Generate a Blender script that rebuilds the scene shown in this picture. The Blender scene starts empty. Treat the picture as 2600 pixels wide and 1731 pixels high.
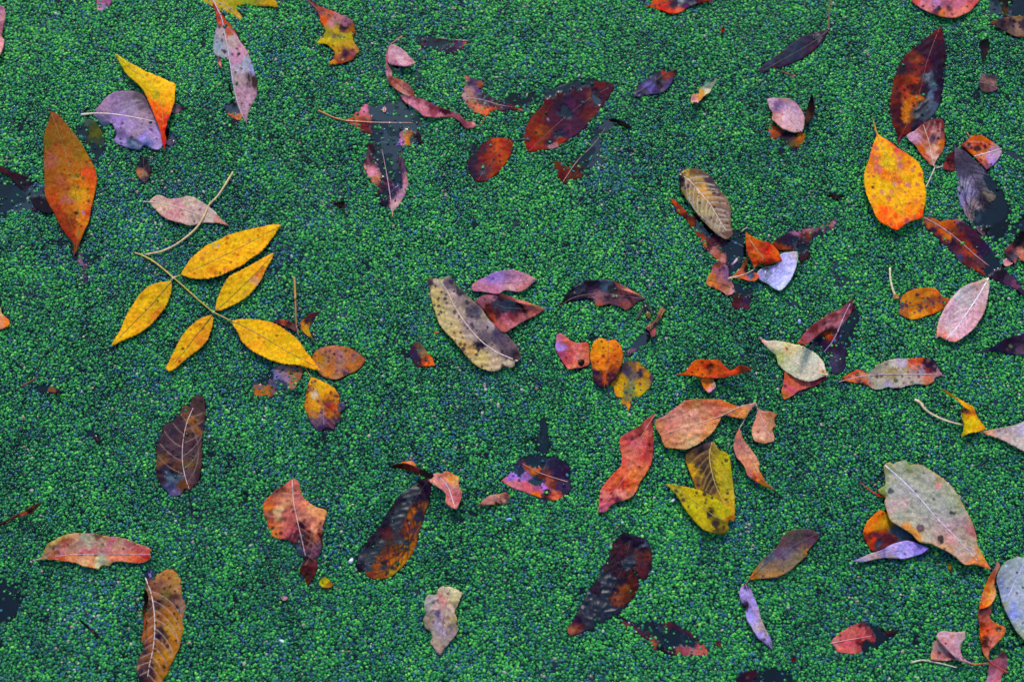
import bpy, math, random
import numpy as np
from mathutils import Vector, Matrix
from mathutils.geometry import delaunay_2d_cdt

# ---------------------------------------------------------------- camera, sky, sun, exposure
scene = bpy.context.scene
MM = 0.00025                       # one traced unit on the pond is a quarter of a millimetre
LENS, TILT = 60.0, math.radians(17)
FOC = LENS / 36.0 * 2600.0
DIST = FOC * MM
cam_pos = Vector((0, -DIST * math.sin(TILT), DIST * math.cos(TILT)))
cd = bpy.data.cameras.new('camera'); cam = bpy.data.objects.new('camera', cd)
scene.collection.objects.link(cam); scene.camera = cam
cam.location = cam_pos; cam.rotation_euler = (TILT, 0, 0)
cd.lens = LENS; cd.sensor_width = 36; cd.clip_start = 0.01; cd.clip_end = 500
cd.dof.use_dof = True; cd.dof.focus_distance = DIST * 1.0; cd.dof.aperture_fstop = 6.3
SUN_EL, SUN_AZ = math.radians(43), math.radians(-6)      # azimuth from +Y (away from the viewer)
w = bpy.data.worlds.new('World'); scene.world = w; w.use_nodes = True
nt = w.node_tree; bg = nt.nodes['Background']
sky = nt.nodes.new('ShaderNodeTexSky'); sky.sky_type = 'NISHITA'; sky.sun_disc = False
sky.sun_elevation = SUN_EL; sky.sun_rotation = SUN_AZ; sky.dust_density = 0.6; sky.air_density = 1.0; sky.ozone_density = 1.0
nt.links.new(sky.outputs[0], bg.inputs[0]); bg.inputs[1].default_value = 0.11
sd = bpy.data.lights.new('sun', 'SUN'); sun = bpy.data.objects.new('sun', sd); scene.collection.objects.link(sun)
sd.energy = 1.5; sd.angle = math.radians(12); sd.color = (1, 0.95, 0.88)
sdir = Vector((math.sin(SUN_AZ) * math.cos(SUN_EL), math.cos(SUN_AZ) * math.cos(SUN_EL), math.sin(SUN_EL)))
sun.rotation_euler = sdir.to_track_quat('Z', 'Y').to_euler(); sun.location = sdir * 5
scene.view_settings.view_transform = 'Standard'; scene.view_settings.look = 'None'
scene.view_settings.gamma = 1; scene.view_settings.use_curve_mapping = False
scene.view_settings.exposure = 1.48
scene.render.resolution_x = 1024; scene.render.resolution_y = 681
scene.render.engine = 'CYCLES'
SAT = 1.03
KCOL = 0.60                        # measured colours of sunlit tissue -> surface reflectance

random.seed(5); rng = np.random.default_rng(5)
C = scene.collection

# ---------------------------------------------------------------- mapping, noise, colour
CT, ST = math.cos(TILT), math.sin(TILT)
def at(P, z):
    """points traced over the pond (units of MM, z up from the water) -> metres"""
    P = np.asarray(P, float).reshape(-1, 2); z = np.broadcast_to(np.asarray(z, float) * MM, len(P))
    u = (P[:, 0] - 1300) / FOC; v = -(P[:, 1] - 865.5) / FOC
    dy = ST + v * CT; dz = -CT + v * ST
    t = (z - cam_pos.z) / dz
    return np.stack([u * t, cam_pos.y + dy * t, z], 1)
def back(X, Y):
    dx = X; dy = Y - cam_pos.y; dz = 0 - cam_pos.z
    depth = dy * ST - dz * CT; v = (dy * CT + dz * ST) / depth; u = dx / depth
    return u * FOC + 1300, 865.5 - v * FOC

_L = rng.random((256, 256))
def vn(x, y):
    xi = np.floor(x).astype(int); yi = np.floor(y).astype(int); fx = x - xi; fy = y - yi
    fx = fx * fx * (3 - 2 * fx); fy = fy * fy * (3 - 2 * fy)
    a = _L[xi & 255, yi & 255]; b = _L[(xi + 1) & 255, yi & 255]; c = _L[xi & 255, (yi + 1) & 255]; d = _L[(xi + 1) & 255, (yi + 1) & 255]
    return (a * (1 - fx) + b * fx) * (1 - fy) + (c * (1 - fx) + d * fx) * fy
def fbm(P, wl, o=3, off=0.0):
    s = 0; amp = 1; tot = 0
    for k in range(o):
        s = s + amp * (vn(P[:, 0] / wl + off + 17.3 * k, P[:, 1] / wl + off * 1.7 + 5.1 * k) - 0.5) * 2; tot += amp; amp *= 0.5; wl = wl / 2.03
    return s / tot
def lin(h):
    c = np.array([int(h[i:i + 2], 16) / 255 for i in (0, 2, 4)])
    return np.where(c <= 0.04045, c / 12.92, ((c + 0.055) / 1.055) ** 2.4)

# ---------------------------------------------------------------- tracing sheets (each 700 x 600 units, enlarged 2.613 times)
SH = 700 / 1829
OX = {'1': 0, '2': 650, '3': 1300, '4': 1900}; OY = {'A': 0, 'B': 550, 'C': 1131}
def off(t): return np.array([OX[t[1]], OY[t[0]]], float)
def pp(t, s):
    return np.array([[float(q) for q in w_.split(',')[:2]] for w_ in s.split()]) * SH + off(t)
def cps(t, s):
    P, K, W, Z = [], [], [], []
    for w_ in s.split():
        q = w_.split(','); P.append([float(q[0]), float(q[1])]); h = q[2]
        c = [int(h[i:i + 2], 16) for i in (0, 2, 4)]
        wet = 1.0 if (c[2] > c[0] + 8 and c[1] >= c[0] and max(c) < 0x98) else 0.0  # wet slate points hold the sky's reflection in the water as leaf colour
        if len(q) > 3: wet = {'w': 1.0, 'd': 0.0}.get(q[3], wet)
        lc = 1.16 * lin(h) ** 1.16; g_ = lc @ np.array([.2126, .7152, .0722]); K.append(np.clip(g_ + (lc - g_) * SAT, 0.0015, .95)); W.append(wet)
    return np.array(P) * SH + off(t), np.array(K), np.array(W)

def catmull(P, closed, step=4.0):
    n = len(P); out = []
    rngs = range(n) if closed else range(n - 1)
    for i in rngs:
        p0 = P[(i - 1) % n] if (closed or i > 0) else P[0]; p1 = P[i]; p2 = P[(i + 1) % n]; p3 = P[(i + 2) % n] if (closed or i + 2 < n) else P[-1]
        L = np.linalg.norm(p2 - p1); k = max(1, int(L / step))
        # tangents shortened at sharp corners
        def tan(a, b, c):
            u = b - a; v = c - b; lu = np.linalg.norm(u) + 1e-9; lv = np.linalg.norm(v) + 1e-9
            cs = np.dot(u, v) / lu / lv
            if cs < 0.15: return np.zeros(2)
            t = u / lu + v / lv; return t / (np.linalg.norm(t) + 1e-9)
        t1 = tan(p0, p1, p2) * L * 0.9; t2 = tan(p1, p2, p3) * L * 0.9
        for j in range(k):
            s = j / k; h1 = 2*s**3 - 3*s**2 + 1; h2 = s**3 - 2*s**2 + s; h3 = -2*s**3 + 3*s**2; h4 = s**3 - s**2
            out.append(h1 * p1 + h2 * t1 + h3 * p2 + h4 * t2)
    if not closed: out.append(P[-1])
    return np.array(out)
def inside(Q, poly):
    x, y = Q[:, 0][:, None], Q[:, 1][:, None]
    a = poly; b = np.roll(poly, -1, 0)
    c1 = (a[:, 1] > y) != (b[:, 1] > y)
    xi = (b[:, 0] - a[:, 0]) * (y - a[:, 1]) / (b[:, 1] - a[:, 1] + 1e-12) + a[:, 0]
    return (np.sum(c1 & (x < xi), 1) % 2) == 1
def segdist(Q, pl):
    """distance to a polyline, arclength at the nearest point, signed side"""
    best = np.full(len(Q), 1e9); arc = np.zeros(len(Q)); side = np.zeros(len(Q)); s0 = 0
    for a, b in zip(pl[:-1], pl[1:]):
        d = b - a; L = np.linalg.norm(d) + 1e-9; t = np.clip(((Q - a) @ d) / L**2, 0, 1)
        r = Q - (a + t[:, None] * d); dist = np.linalg.norm(r, axis=1); m = dist < best
        best[m] = dist[m]; arc[m] = s0 + t[m] * L; side[m] = np.sign(d[0] * r[m, 1] - d[1] * r[m, 0]); s0 += L
    return best, arc, side, s0

# ---------------------------------------------------------------- materials
def newmat(name):
    m = bpy.data.materials.new(name); m.use_nodes = True; return m, m.node_tree, m.node_tree.nodes['Principled BSDF']
def N(nt, t, **k):
    n = nt.nodes.new(t)
    for a, b in k.items():
        if a.startswith('i'): n.inputs[int(a[1:])].default_value = b
        else: setattr(n, a, b)
    return n
def leaf_material():
    m, nt, bs = newmat('leaf_tissue'); L = nt.links.new
    tc = N(nt, 'ShaderNodeTexCoord'); co = tc.outputs['Object']
    col = N(nt, 'ShaderNodeAttribute', attribute_name='tissue'); spc = N(nt, 'ShaderNodeAttribute', attribute_name='spotcol')
    spd = N(nt, 'ShaderNodeAttribute', attribute_name='spotamt'); wet = N(nt, 'ShaderNodeAttribute', attribute_name='wet')
    n1 = N(nt, 'ShaderNodeTexNoise'); n1.inputs['Scale'].default_value = 420; n1.inputs['Detail'].default_value = 6; n1.inputs['Roughness'].default_value = 0.7
    L(co, n1.inputs['Vector'])
    mr = N(nt, 'ShaderNodeMapRange'); L(n1.outputs['Fac'], mr.inputs[0]); mr.inputs[1].default_value = 0.3; mr.inputs[2].default_value = 0.72; mr.inputs[3].default_value = 0.62; mr.inputs[4].default_value = 1.3
    mu = N(nt, 'ShaderNodeVectorMath', operation='SCALE'); L(col.outputs['Color'], mu.inputs[0]); L(mr.outputs[0], mu.inputs['Scale'])
    # fine net of veinlets
    ve = N(nt, 'ShaderNodeTexVoronoi', feature='DISTANCE_TO_EDGE'); ve.inputs['Scale'].default_value = 430
    wv = N(nt, 'ShaderNodeVectorMath', operation='MULTIPLY_ADD'); L(n1.outputs['Color'], wv.inputs[0]); wv.inputs[1].default_value = (0.0022,) * 3; L(co, wv.inputs[2]); L(wv.outputs[0], ve.inputs['Vector'])
    vm = N(nt, 'ShaderNodeMapRange'); L(ve.outputs['Distance'], vm.inputs[0]); vm.inputs[1].default_value = 0.0; vm.inputs[2].default_value = 0.16; vm.inputs[3].default_value = 0.80; vm.inputs[4].default_value = 1.06
    mm = N(nt, 'ShaderNodeMath', operation='MULTIPLY'); L(mr.outputs[0], mm.inputs[0]); L(vm.outputs[0], mm.inputs[1]); L(mm.outputs[0], mu.inputs['Scale'])
    # slight hue drift
    n2 = N(nt, 'ShaderNodeTexNoise'); n2.inputs['Scale'].default_value = 150; n2.inputs['Detail'].default_value = 4; L(co, n2.inputs['Vector'])
    hs = N(nt, 'ShaderNodeHueSaturation'); L(mu.outputs[0], hs.inputs['Color'])
    mh = N(nt, 'ShaderNodeMapRange'); L(n2.outputs['Fac'], mh.inputs[0]); mh.inputs[1].default_value = 0.3; mh.inputs[2].default_value = 0.7; mh.inputs[3].default_value = 0.492; mh.inputs[4].default_value = 0.516
    L(mh.outputs[0], hs.inputs['Hue'])
    # speckles
    vo = N(nt, 'ShaderNodeTexVoronoi'); vo.inputs['Scale'].default_value = 300
    wn = N(nt, 'ShaderNodeVectorMath', operation='MULTIPLY_ADD'); L(n1.outputs['Color'], wn.inputs[0]); wn.inputs[1].default_value = (0.0016,) * 3; L(co, wn.inputs[2])
    L(wn.outputs[0], vo.inputs['Vector'])
    sep = N(nt, 'ShaderNodeSeparateColor'); L(vo.outputs['Color'], sep.inputs[0])
    a = N(nt, 'ShaderNodeMath', operation='MULTIPLY'); L(spd.outputs['Fac'], a.inputs[0]); a.inputs[1].default_value = 1.0
    thr = N(nt, 'ShaderNodeMath', operation='LESS_THAN'); L(sep.outputs[0], thr.inputs[0]); L(a.outputs[0], thr.inputs[1])
    rad = N(nt, 'ShaderNodeMath', operation='MULTIPLY_ADD'); L(sep.outputs[1], rad.inputs[0]); rad.inputs[1].default_value = 0.28; rad.inputs[2].default_value = 0.12
    df = N(nt, 'ShaderNodeMath', operation='SUBTRACT'); L(rad.outputs[0], df.inputs[0]); L(vo.outputs['Distance'], df.inputs[1])
    ss = N(nt, 'ShaderNodeMapRange'); L(df.outputs[0], ss.inputs[0]); ss.inputs[1].default_value = -0.05; ss.inputs[2].default_value = 0.08
    sm = N(nt, 'ShaderNodeMath', operation='MULTIPLY'); L(ss.outputs[0], sm.inputs[0]); L(thr.outputs[0], sm.inputs[1])
    sm2 = N(nt, 'ShaderNodeMath', operation='MULTIPLY'); L(sm.outputs[0], sm2.inputs[0]); sm2.inputs[1].default_value = 0.85
    mx = N(nt, 'ShaderNodeMix', data_type='RGBA'); L(sm2.outputs[0], mx.inputs[0]); L(hs.outputs[0], mx.inputs[6]); L(spc.outputs['Color'], mx.inputs[7])
    L(mx.outputs[2], bs.inputs['Base Color'])
    rr = N(nt, 'ShaderNodeMapRange'); L(wet.outputs['Fac'], rr.inputs[0]); rr.inputs[1].default_value = 0.3; rr.inputs[2].default_value = 0.7; rr.inputs[3].default_value = 0.48; rr.inputs[4].default_value = 0.2
    ra = N(nt, 'ShaderNodeMath', operation='MULTIPLY_ADD'); L(n2.outputs['Fac'], ra.inputs[0]); ra.inputs[1].default_value = 0.25; L(rr.outputs[0], ra.inputs[2])
    rs = N(nt, 'ShaderNodeMath', operation='SUBTRACT'); L(ra.outputs[0], rs.inputs[0]); rs.inputs[1].default_value = 0.08
    L(rs.outputs[0], bs.inputs['Roughness'])
    sl = N(nt, 'ShaderNodeMapRange'); L(wet.outputs['Fac'], sl.inputs[0]); sl.inputs[1].default_value = 0.3; sl.inputs[2].default_value = 0.7; sl.inputs[3].default_value = 0.035; sl.inputs[4].default_value = 0.5; L(sl.outputs[0], bs.inputs['Specular IOR Level'])
    bp = N(nt, 'ShaderNodeBump'); bp.inputs['Distance'].default_value = 0.0003; bs_str = N(nt, 'ShaderNodeMapRange'); L(wet.outputs['Fac'], bs_str.inputs[0]); bs_str.inputs[3].default_value = 0.8; bs_str.inputs[4].default_value = 0.05
    L(bs_str.outputs[0], bp.inputs['Strength']); L(n1.outputs['Fac'], bp.inputs['Height']); L(bp.outputs[0], bs.inputs['Normal'])
    return m
LEAFM = leaf_material()
_mc = {}
def stemmat(h, rough=0.45, name='stem'):
    if (h, name) in _mc: return _mc[h, name]
    m, nt, bs = newmat(name + '_' + h); L = nt.links.new; c = 1.1 * lin(h) ** 1.2 * KCOL
    tc = N(nt, 'ShaderNodeTexCoord'); n1 = N(nt, 'ShaderNodeTexNoise'); n1.inputs['Scale'].default_value = 500; n1.inputs['Detail'].default_value = 4
    L(tc.outputs['Object'], n1.inputs['Vector'])
    cr = N(nt, 'ShaderNodeValToRGB'); cr.color_ramp.elements[0].position = 0.3; cr.color_ramp.elements[1].position = 0.62
    cr.color_ramp.elements[0].color = (*(c * 0.55), 1); cr.color_ramp.elements[1].color = (*np.clip(c * 1.15, 0, 0.9), 1)
    L(n1.outputs['Fac'], cr.inputs[0]); L(cr.outputs[0], bs.inputs['Base Color']); bs.inputs['Roughness'].default_value = rough
    _mc[h, name] = m; return m

# ---------------------------------------------------------------- object helpers
def mesh_obj(name, V, F, mat, parent=None, smooth=True, origin=None):
    o3 = np.zeros(3) if origin is None else np.asarray(origin)
    me = bpy.data.meshes.new(name); me.from_pydata((np.asarray(V) - o3).tolist(), [], [list(map(int, f)) for f in F]); me.materials.append(mat)
    if smooth: me.polygons.foreach_set('use_smooth', [True] * len(me.polygons))
    me.update(); ob = bpy.data.objects.new(name, me); C.objects.link(ob)
    if parent is not None: ob.parent = parent
    return ob
def tag(o, label=None, cat=None, group=None, kind=None):
    for k, v in (('label', label), ('category', cat), ('group', group), ('kind', kind)):
        if v: o[k] = v
    return o
def tube(name, P, Z, R, mat, parent=None, origin=None, sides=6, flat=0.75):
    """round stalk through traced points P at heights Z with radii R (all in units)"""
    W = at(P, Z); n = len(W); V = []; F = []
    R = np.broadcast_to(R, n) * MM
    for i in range(n):
        d = W[min(i + 1, n - 1)] - W[max(i - 1, 0)]; d /= np.linalg.norm(d) + 1e-12
        s = np.cross(d, [0, 0, 1]); s /= np.linalg.norm(s) + 1e-12; u = np.cross(s, d)
        for k in range(sides):
            a = 2 * math.pi * k / sides; V.append(W[i] + R[i] * (math.cos(a) * s + flat * math.sin(a) * u))
    for i in range(n - 1):
        for k in range(sides):
            k2 = (k + 1) % sides; F.append((i * sides + k, (i + 1) * sides + k, (i + 1) * sides + k2, i * sides + k2))
    F.append(tuple(range(sides))); F.append(tuple(range((n - 1) * sides + sides - 1, (n - 1) * sides - 1, -1)))
    return mesh_obj(name, V, F, mat, parent, True, origin)
def tubes_joined(name, items, mat, parent, origin):
    V = []; F = []
    for (P, Z, R) in items:
        W = at(P, Z); n = len(W); R_ = np.broadcast_to(R, n) * MM; b = len(V)
        for i in range(n):
            d = W[min(i + 1, n - 1)] - W[max(i - 1, 0)]; d /= np.linalg.norm(d) + 1e-12
            s = np.cross(d, [0, 0, 1]); s /= np.linalg.norm(s) + 1e-12; u = np.cross(s, d)
            for k in range(4):
                a = 2 * math.pi * k / 4; V.append(W[i] + R_[i] * (math.cos(a) * s + 0.7 * math.sin(a) * u))
        for i in range(n - 1):
            for k in range(4):
                k2 = (k + 1) % 4; F.append((b + i * 4 + k, b + (i + 1) * 4 + k, b + (i + 1) * 4 + k2, b + i * 4 + k2))
        F.append((b, b + 1, b + 2, b + 3)); F.append((b + n * 4 - 1, b + n * 4 - 2, b + n * 4 - 3, b + n * 4 - 4))
    return mesh_obj(name, V, F, mat, parent, True, origin)

HOLES = []        # outlines within which the duckweed is pushed aside
RAFT = []         # outlines of leaves lying on top
# ---------------------------------------------------------------- leaf blades
def B(t, o, r, c, z=None, **k):
    return dict(t=t, o=o, r=r, c=c, z=z, **k)
def vein_lines(rib, poly, sp, vd, ang=52, t0=0.06, t1=0.93):
    L = np.r_[0, np.cumsum(np.linalg.norm(np.diff(rib, axis=0), axis=1))]; out = []
    s = L[-1] * t0 + sp * 0.4; alt = 0
    while s < L[-1] * t1:
        for sg in (1, -1):
            s_ = s + (sp * 0.35 if sg < 0 else 0)
            if s_ >= L[-1] * t1: continue
            p = np.array([np.interp(s_, L, rib[:, 0]), np.interp(s_, L, rib[:, 1])]); q = np.array([np.interp(s_ + 2, L, rib[:, 0]), np.interp(s_ + 2, L, rib[:, 1])])
            d = (q - p) * vd; a0 = math.atan2(d[1], d[0]) + sg * math.radians(ang + random.uniform(-5, 5)); pts = [p]; cur = p; a = a0
            for _ in range(60):
                a -= sg * 0.035; cur = cur + 4.0 * np.array([math.cos(a), math.sin(a)])
                if not inside(cur[None], poly)[0]: break
                pts.append(cur)
            if len(pts) > 3: out.append(np.array(pts[:max(3, int(len(pts) * 0.92))]))
        s += sp
    return out
def build_blade(b, name, parent, origin, seed, sub=False):
    t = b['t']; raw = pp(t, b['o']); g = b.get('g', 3.0)
    out = catmull(raw, True, 3.6)
    # serration and torn unevenness of the margin
    a = np.roll(out, 1, 0); c = np.roll(out, -1, 0); T = c - a; T /= np.linalg.norm(T, axis=1)[:, None] + 1e-9; Nn = np.stack([T[:, 1], -T[:, 0]], 1)
    s = np.r_[0, np.cumsum(np.linalg.norm(np.diff(out, axis=0), axis=1))]
    area = 0.5 * np.sum(raw[:, 0] * np.roll(raw[:, 1], -1) - np.roll(raw[:, 0], -1) * raw[:, 1]); sg = 1 if area > 0 else -1
    se = b.get('se', 0.9); saw = ((s / b.get('sp_', 9.0)) % 1.0) - 0.5
    out = out + Nn * sg * (se * saw + b.get('tear', 0.7) * fbm(out, 9, 2, seed) + b.get('tear', 0.7) * 1.2 * fbm(out, 24, 2, seed + 3))[:, None]
    mn, mx = out.min(0), out.max(0)
    xs = np.arange(mn[0], mx[0], g); ys = np.arange(mn[1], mx[1], g * 0.866)
    G = np.array([(x + (j % 2) * g / 2, y) for j, y in enumerate(ys) for x in xs]); G = G + (rng.random(G.shape) - 0.5) * g * 0.35
    G = G[inside(G, out)]
    if len(G):
        dm = np.min(np.linalg.norm(G[:, None] - out[None], axis=2), axis=1); G = G[dm > g * 0.55]
    P = np.vstack([out, G]) if len(G) else out; ctr = P.mean(0); n = len(out)
    res = delaunay_2d_cdt([Vector(p) for p in (P - ctr)], [], [list(range(n)) if sg > 0 else list(range(n))[::-1]], 1, 1e-4, False)
    P = np.array([list(v) for v in res[0]]) + ctr; F = res[2]
    F = [f for f in F if len(f) == 3]; cen = np.array([(P[f[0]] + P[f[1]] + P[f[2]]) / 3 for f in F]); okf = inside(cen, out); F = [f for f, k_ in zip(F, okf) if k_]
    used = sorted({i for f in F for i in f}); mp = {u: i for i, u in enumerate(used)}; P = P[used]; F = [[mp[i] for i in f] for f in F]
    # measures
    dedge = np.empty(len(P)); 
    for i in range(0, len(P), 2000): dedge[i:i + 2000] = np.min(np.linalg.norm(P[i:i + 2000, None] - out[None], axis=2), axis=1)
    R = catmull(pp(t, b['r']), False, 6.0) if b.get('r') else None
    CP, CK, CW = cps(t, b['c']); wetleaf = CW.max() > 0.5
    z0 = b['z'] if b['z'] is not None else (1.3 if wetleaf else 6.0)
    if z0 > 5.4: z0 = 5.4 + (z0 - 5.4) * 1.5 + 1.5
    perched = b.get('perch', z0 > 3.5)
    veins = vein_lines(R, out, b['v'] * SH, b.get('vd', 1), b.get('va', 52)) if (R is not None and b.get('v')) else []
    W_ = max(6.0, dedge.max())
    def field(Q):
        wq = Q + np.stack([fbm(Q, 26, 3, seed), fbm(Q, 26, 3, seed + 9)], 1) * b.get('warp', 10) + np.stack([fbm(Q, 9, 3, seed), fbm(Q, 9, 3, seed + 9)], 1) * 7.0 + rng.normal(0, 1.6, Q.shape)
        d2 = ((wq[:, None] - CP[None]) ** 2).sum(2) + 4.0; wt = d2 ** (-b.get('pw', 2.4)); wt /= wt.sum(1)[:, None]
        return (wt @ np.sqrt(CK)) ** 2, wt @ CW
    def height(Q):
        if R is not None: dr, ar, sd_, _ = segdist(Q, R)
        else: dr = np.linalg.norm(Q - ctr, axis=1); 
        z = z0 + b.get('cup', 2.0) * (dr / W_) ** 2 + b.get('rip', 2.2) * fbm(Q, 42, 2, seed + 4) + b.get('crm', 1.5) * (1 - 2 * np.abs(fbm(Q, 20, 2, seed + 6)))
        for (lx, ly, dz, sg_) in b.get('lift', []):
            q = np.array([lx, ly]) * SH + off(t); z = z + dz * np.exp(-((Q - q) ** 2).sum(1) / (2 * (sg_ * SH) ** 2))
        if b.get('tilt'):
            (x1, y1, h1), (x2, y2, h2) = b['tilt']; p1 = np.array([x1, y1]) * SH + off(t); p2 = np.array([x2, y2]) * SH + off(t)
            tt = np.clip(((Q - p1) @ (p2 - p1)) / ((p2 - p1) @ (p2 - p1)), 0, 1); z = z + h1 + (h2 - h1) * tt
        if not perched:
            _, wv = field(Q); ww = np.clip((wv - 0.3) / 0.4, 0, 1); z = (np.minimum(z, 1.0 + 0.35 * (z - 1.0))) * (1 - ww) + (-1.7) * ww
        return z
    def edge_wave(Q):
        de = np.array([np.min(np.linalg.norm(q - out, axis=1)) for q in Q]); return b.get('curl', 5.0 if z0 > 5.4 else 0.0) * np.exp(-de / 7.0) * fbm(Q, 55, 2, seed + 12)
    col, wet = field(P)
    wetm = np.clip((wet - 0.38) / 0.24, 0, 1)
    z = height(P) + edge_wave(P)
    vcol = lin(b.get('vc', b.get('rc', 'c8a898'))); va = b.get('vs', 0.35)
    if veins:
        dv = np.full(len(P), 1e9)
        for v_ in veins: dv = np.minimum(dv, segdist(P, v_)[0])
        m = np.exp(-(dv / 1.6) ** 2) * va * (1 - wetm * 0.6); col = col * (1 - m[:, None]) + vcol * m[:, None]
        z = z + b.get('pil', 0.9) * np.clip(dv / 9, 0, 1) * np.clip(dedge / 6, 0, 1)
    # browned or paler margin
    if b.get('mc'):
        m = np.clip(1 - dedge / b.get('mw', 5), 0, 1) * 0.8; col = col * (1 - m[:, None]) + lin(b['mc']) * m[:, None]
    for sx, sy, sr, sh_ in [q.split(',') for q in b.get('spots', '').split()]:
        q = np.array([float(sx), float(sy)]) * SH + off(t)
        d = np.linalg.norm(P + np.stack([fbm(P, 8, 2, seed), fbm(P, 8, 2, seed + 2)], 1) * 2.5 - q, axis=1); m = np.clip((float(sr) * SH - d) / 1.6 + 0.5, 0, 1) * 0.9
        col = col * (1 - m[:, None]) + lin(sh_) * m[:, None]
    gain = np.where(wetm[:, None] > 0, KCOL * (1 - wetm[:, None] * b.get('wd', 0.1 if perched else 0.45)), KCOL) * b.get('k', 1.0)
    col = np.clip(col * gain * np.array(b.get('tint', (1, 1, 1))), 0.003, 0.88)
    V = at(P, z)
    # thickness: a second skin below
    th = b.get('th', 1.3) * MM; V2 = V.copy(); V2[:, 2] -= th; nv = len(V)
    from collections import Counter
    ed = Counter(); 
    tri = []
    for f in F:
        f = list(f); A = V[f[1]] - V[f[0]]; B_ = V[f[2]] - V[f[0]]
        if A[0] * B_[1] - A[1] * B_[0] < 0: f = f[::-1]
        tri.append(f)
        for i in range(3): ed[(f[i], f[(i + 1) % 3])] += 1
    faces = list(tri) + [[i + nv for i in f[::-1]] for f in tri]
    for (i, j) in ed:
        if (j, i) not in ed: faces.append([j, i, i + nv, j + nv])
    ob = mesh_obj(name, np.vstack([V, V2]), faces, LEAFM, parent, True, origin); me = ob.data
    def attr(nm, ty, key, arr):
        at_ = me.attributes.new(nm, ty, 'POINT'); at_.data.foreach_set(key, np.ascontiguousarray(arr, dtype=np.float32).ravel())
    c4 = np.c_[col, np.ones(len(col))]; attr('tissue', 'FLOAT_COLOR', 'color', np.vstack([c4, c4 * np.array([.7, .7, .7, 1])]))
    attr('wet', 'FLOAT', 'value', np.r_[wetm * (0.48 if perched else 1.0), np.zeros(nv)])
    sp = b.get('sp', (0.12, '503028')); attr('spotamt', 'FLOAT', 'value', np.full(2 * nv, sp[0]) * np.r_[1 - wetm, np.ones(nv)])
    attr('spotcol', 'FLOAT_COLOR', 'color', np.tile(np.r_[lin(sp[1]) * KCOL, 1.0], (2 * nv, 1)))
    if z0 < 5.3: HOLES.append((out, 2 if (z0 > 2.45 or W_ < 15) else 1))
    else: RAFT.append(out)
    # midrib and side veins as raised parts
    if R is not None and b.get('rr', 1) > 0:
        Rr = R[::1]; zz = height(Rr) + b.get('rz', 0.5)
        n_ = len(Rr); rad = np.linspace(b.get('r0', 1.5) * .85, b.get('r1', 0.6) * .85, n_)
        tube('midrib', Rr, zz, rad, stemmat(b.get('rc', 'c8a898'), 0.4, 'midrib'), ob if sub else parent, origin)
    if veins and b.get('vt'):
        items = []
        for v_ in veins:
            items.append((v_[::2] if len(v_) > 5 else v_, height(v_[::2] if len(v_) > 5 else v_) + 0.35, b.get('vr', 0.6)))
        tubes_joined('side_veins', items, stemmat(b.get('vc', b.get('rc', 'c8a898')), 0.4, 'vein'), ob if sub else parent, origin)
    return ob
NB = [0]
def S(t, pts, r0, r1, h, z0=4.0, z1=None, name='stalk'):
    return dict(t=t, p=pts, r0=r0, r1=r1, h=h, z0=z0, z1=z0 if z1 is None else z1, name=name)
def LEAF(name, label, cat, blades, st=(), group='fallen leaves on the duckweed'):
    """one floating leaf: an Empty at its middle, its blade(s), midribs, veins and stalks below it"""
    allp = np.vstack([pp(b['t'], b['o']) for b in blades] + [pp(s['t'], s['p']) for s in st]); c0 = allp.mean(0)
    org = at(c0, 0)[0]; root = bpy.data.objects.new(name, None); C.objects.link(root); root.location = org; root.empty_display_size = 0.01
    tag(root, label, cat, group)
    sub = len(blades) > 1
    for b in blades:
        NB[0] += 1
        ob = build_blade(b, b.get('n', 'leaflet' if sub else 'blade'), root, org, NB[0] * 3.71, sub)
        if b.get('l'): ob['label'] = b['l']
    for s in st:
        P = catmull(pp(s['t'], s['p']), False, 6.0); n = len(P); zz = np.linspace(s['z0'], s['z1'], n) + 0.5 * fbm(P, 20, 1, 2)
        tube(s['name'], P, zz, np.linspace(s['r0'], s['r1'], n) * (1 + 0.15 * fbm(P, 14, 1, 7)), stemmat(s['h']), root, org, 8, 0.9)
    return root
# ================================================================ the leaves
FL = 'fallen_leaf'; LF = 'leaf'; CL = 'compound_leaf'; FR = 'leaf_fragment'
# ---- top left
LEAF(FL, 'pink leaf cut by the left picture edge, high above the big orange brown leaf', LF, [B('A1', '-60,60 0,38 20,45 35,85 28,150 18,200 8,240 27,268 18,320 -5,370 -60,360', None, '0,60,d890a0 10,120,e0a0a8 5,170,a86878 10,300,e09898')])
LEAF(FR, 'small mauve pink leaf end at the top edge above open duckweed', LF, [B('A1', '640,-40 645,5 640,40 650,78 685,70 720,42 745,12 752,-40', None, '660,10,b87090 650,60,d8a0b0 720,20,a06080 690,60,8878a0', z=1.4)])
LEAF(FL, 'golden yellow leaf half sunk at the top edge beside the red tipped grey leaf', LF, [B('A1', '1335,-40 1338,0 1360,15 1400,40 1440,65 1500,85 1545,100 1575,125 1605,138 1606,112 1575,75 1570,45 1620,32 1700,42 1790,42 1835,50 1840,20 1800,-10 1780,-40', '1350,-20 1480,30 1600,125', '1400,10,c8a018 1480,50,d0a818 1580,110,d0a010 1540,20,a89818 1700,15,a09020 1790,20,c89828 1650,20,98a030', z=2.2, sp=(.3, 'a07010'), v=60, vs=.2)])
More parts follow.
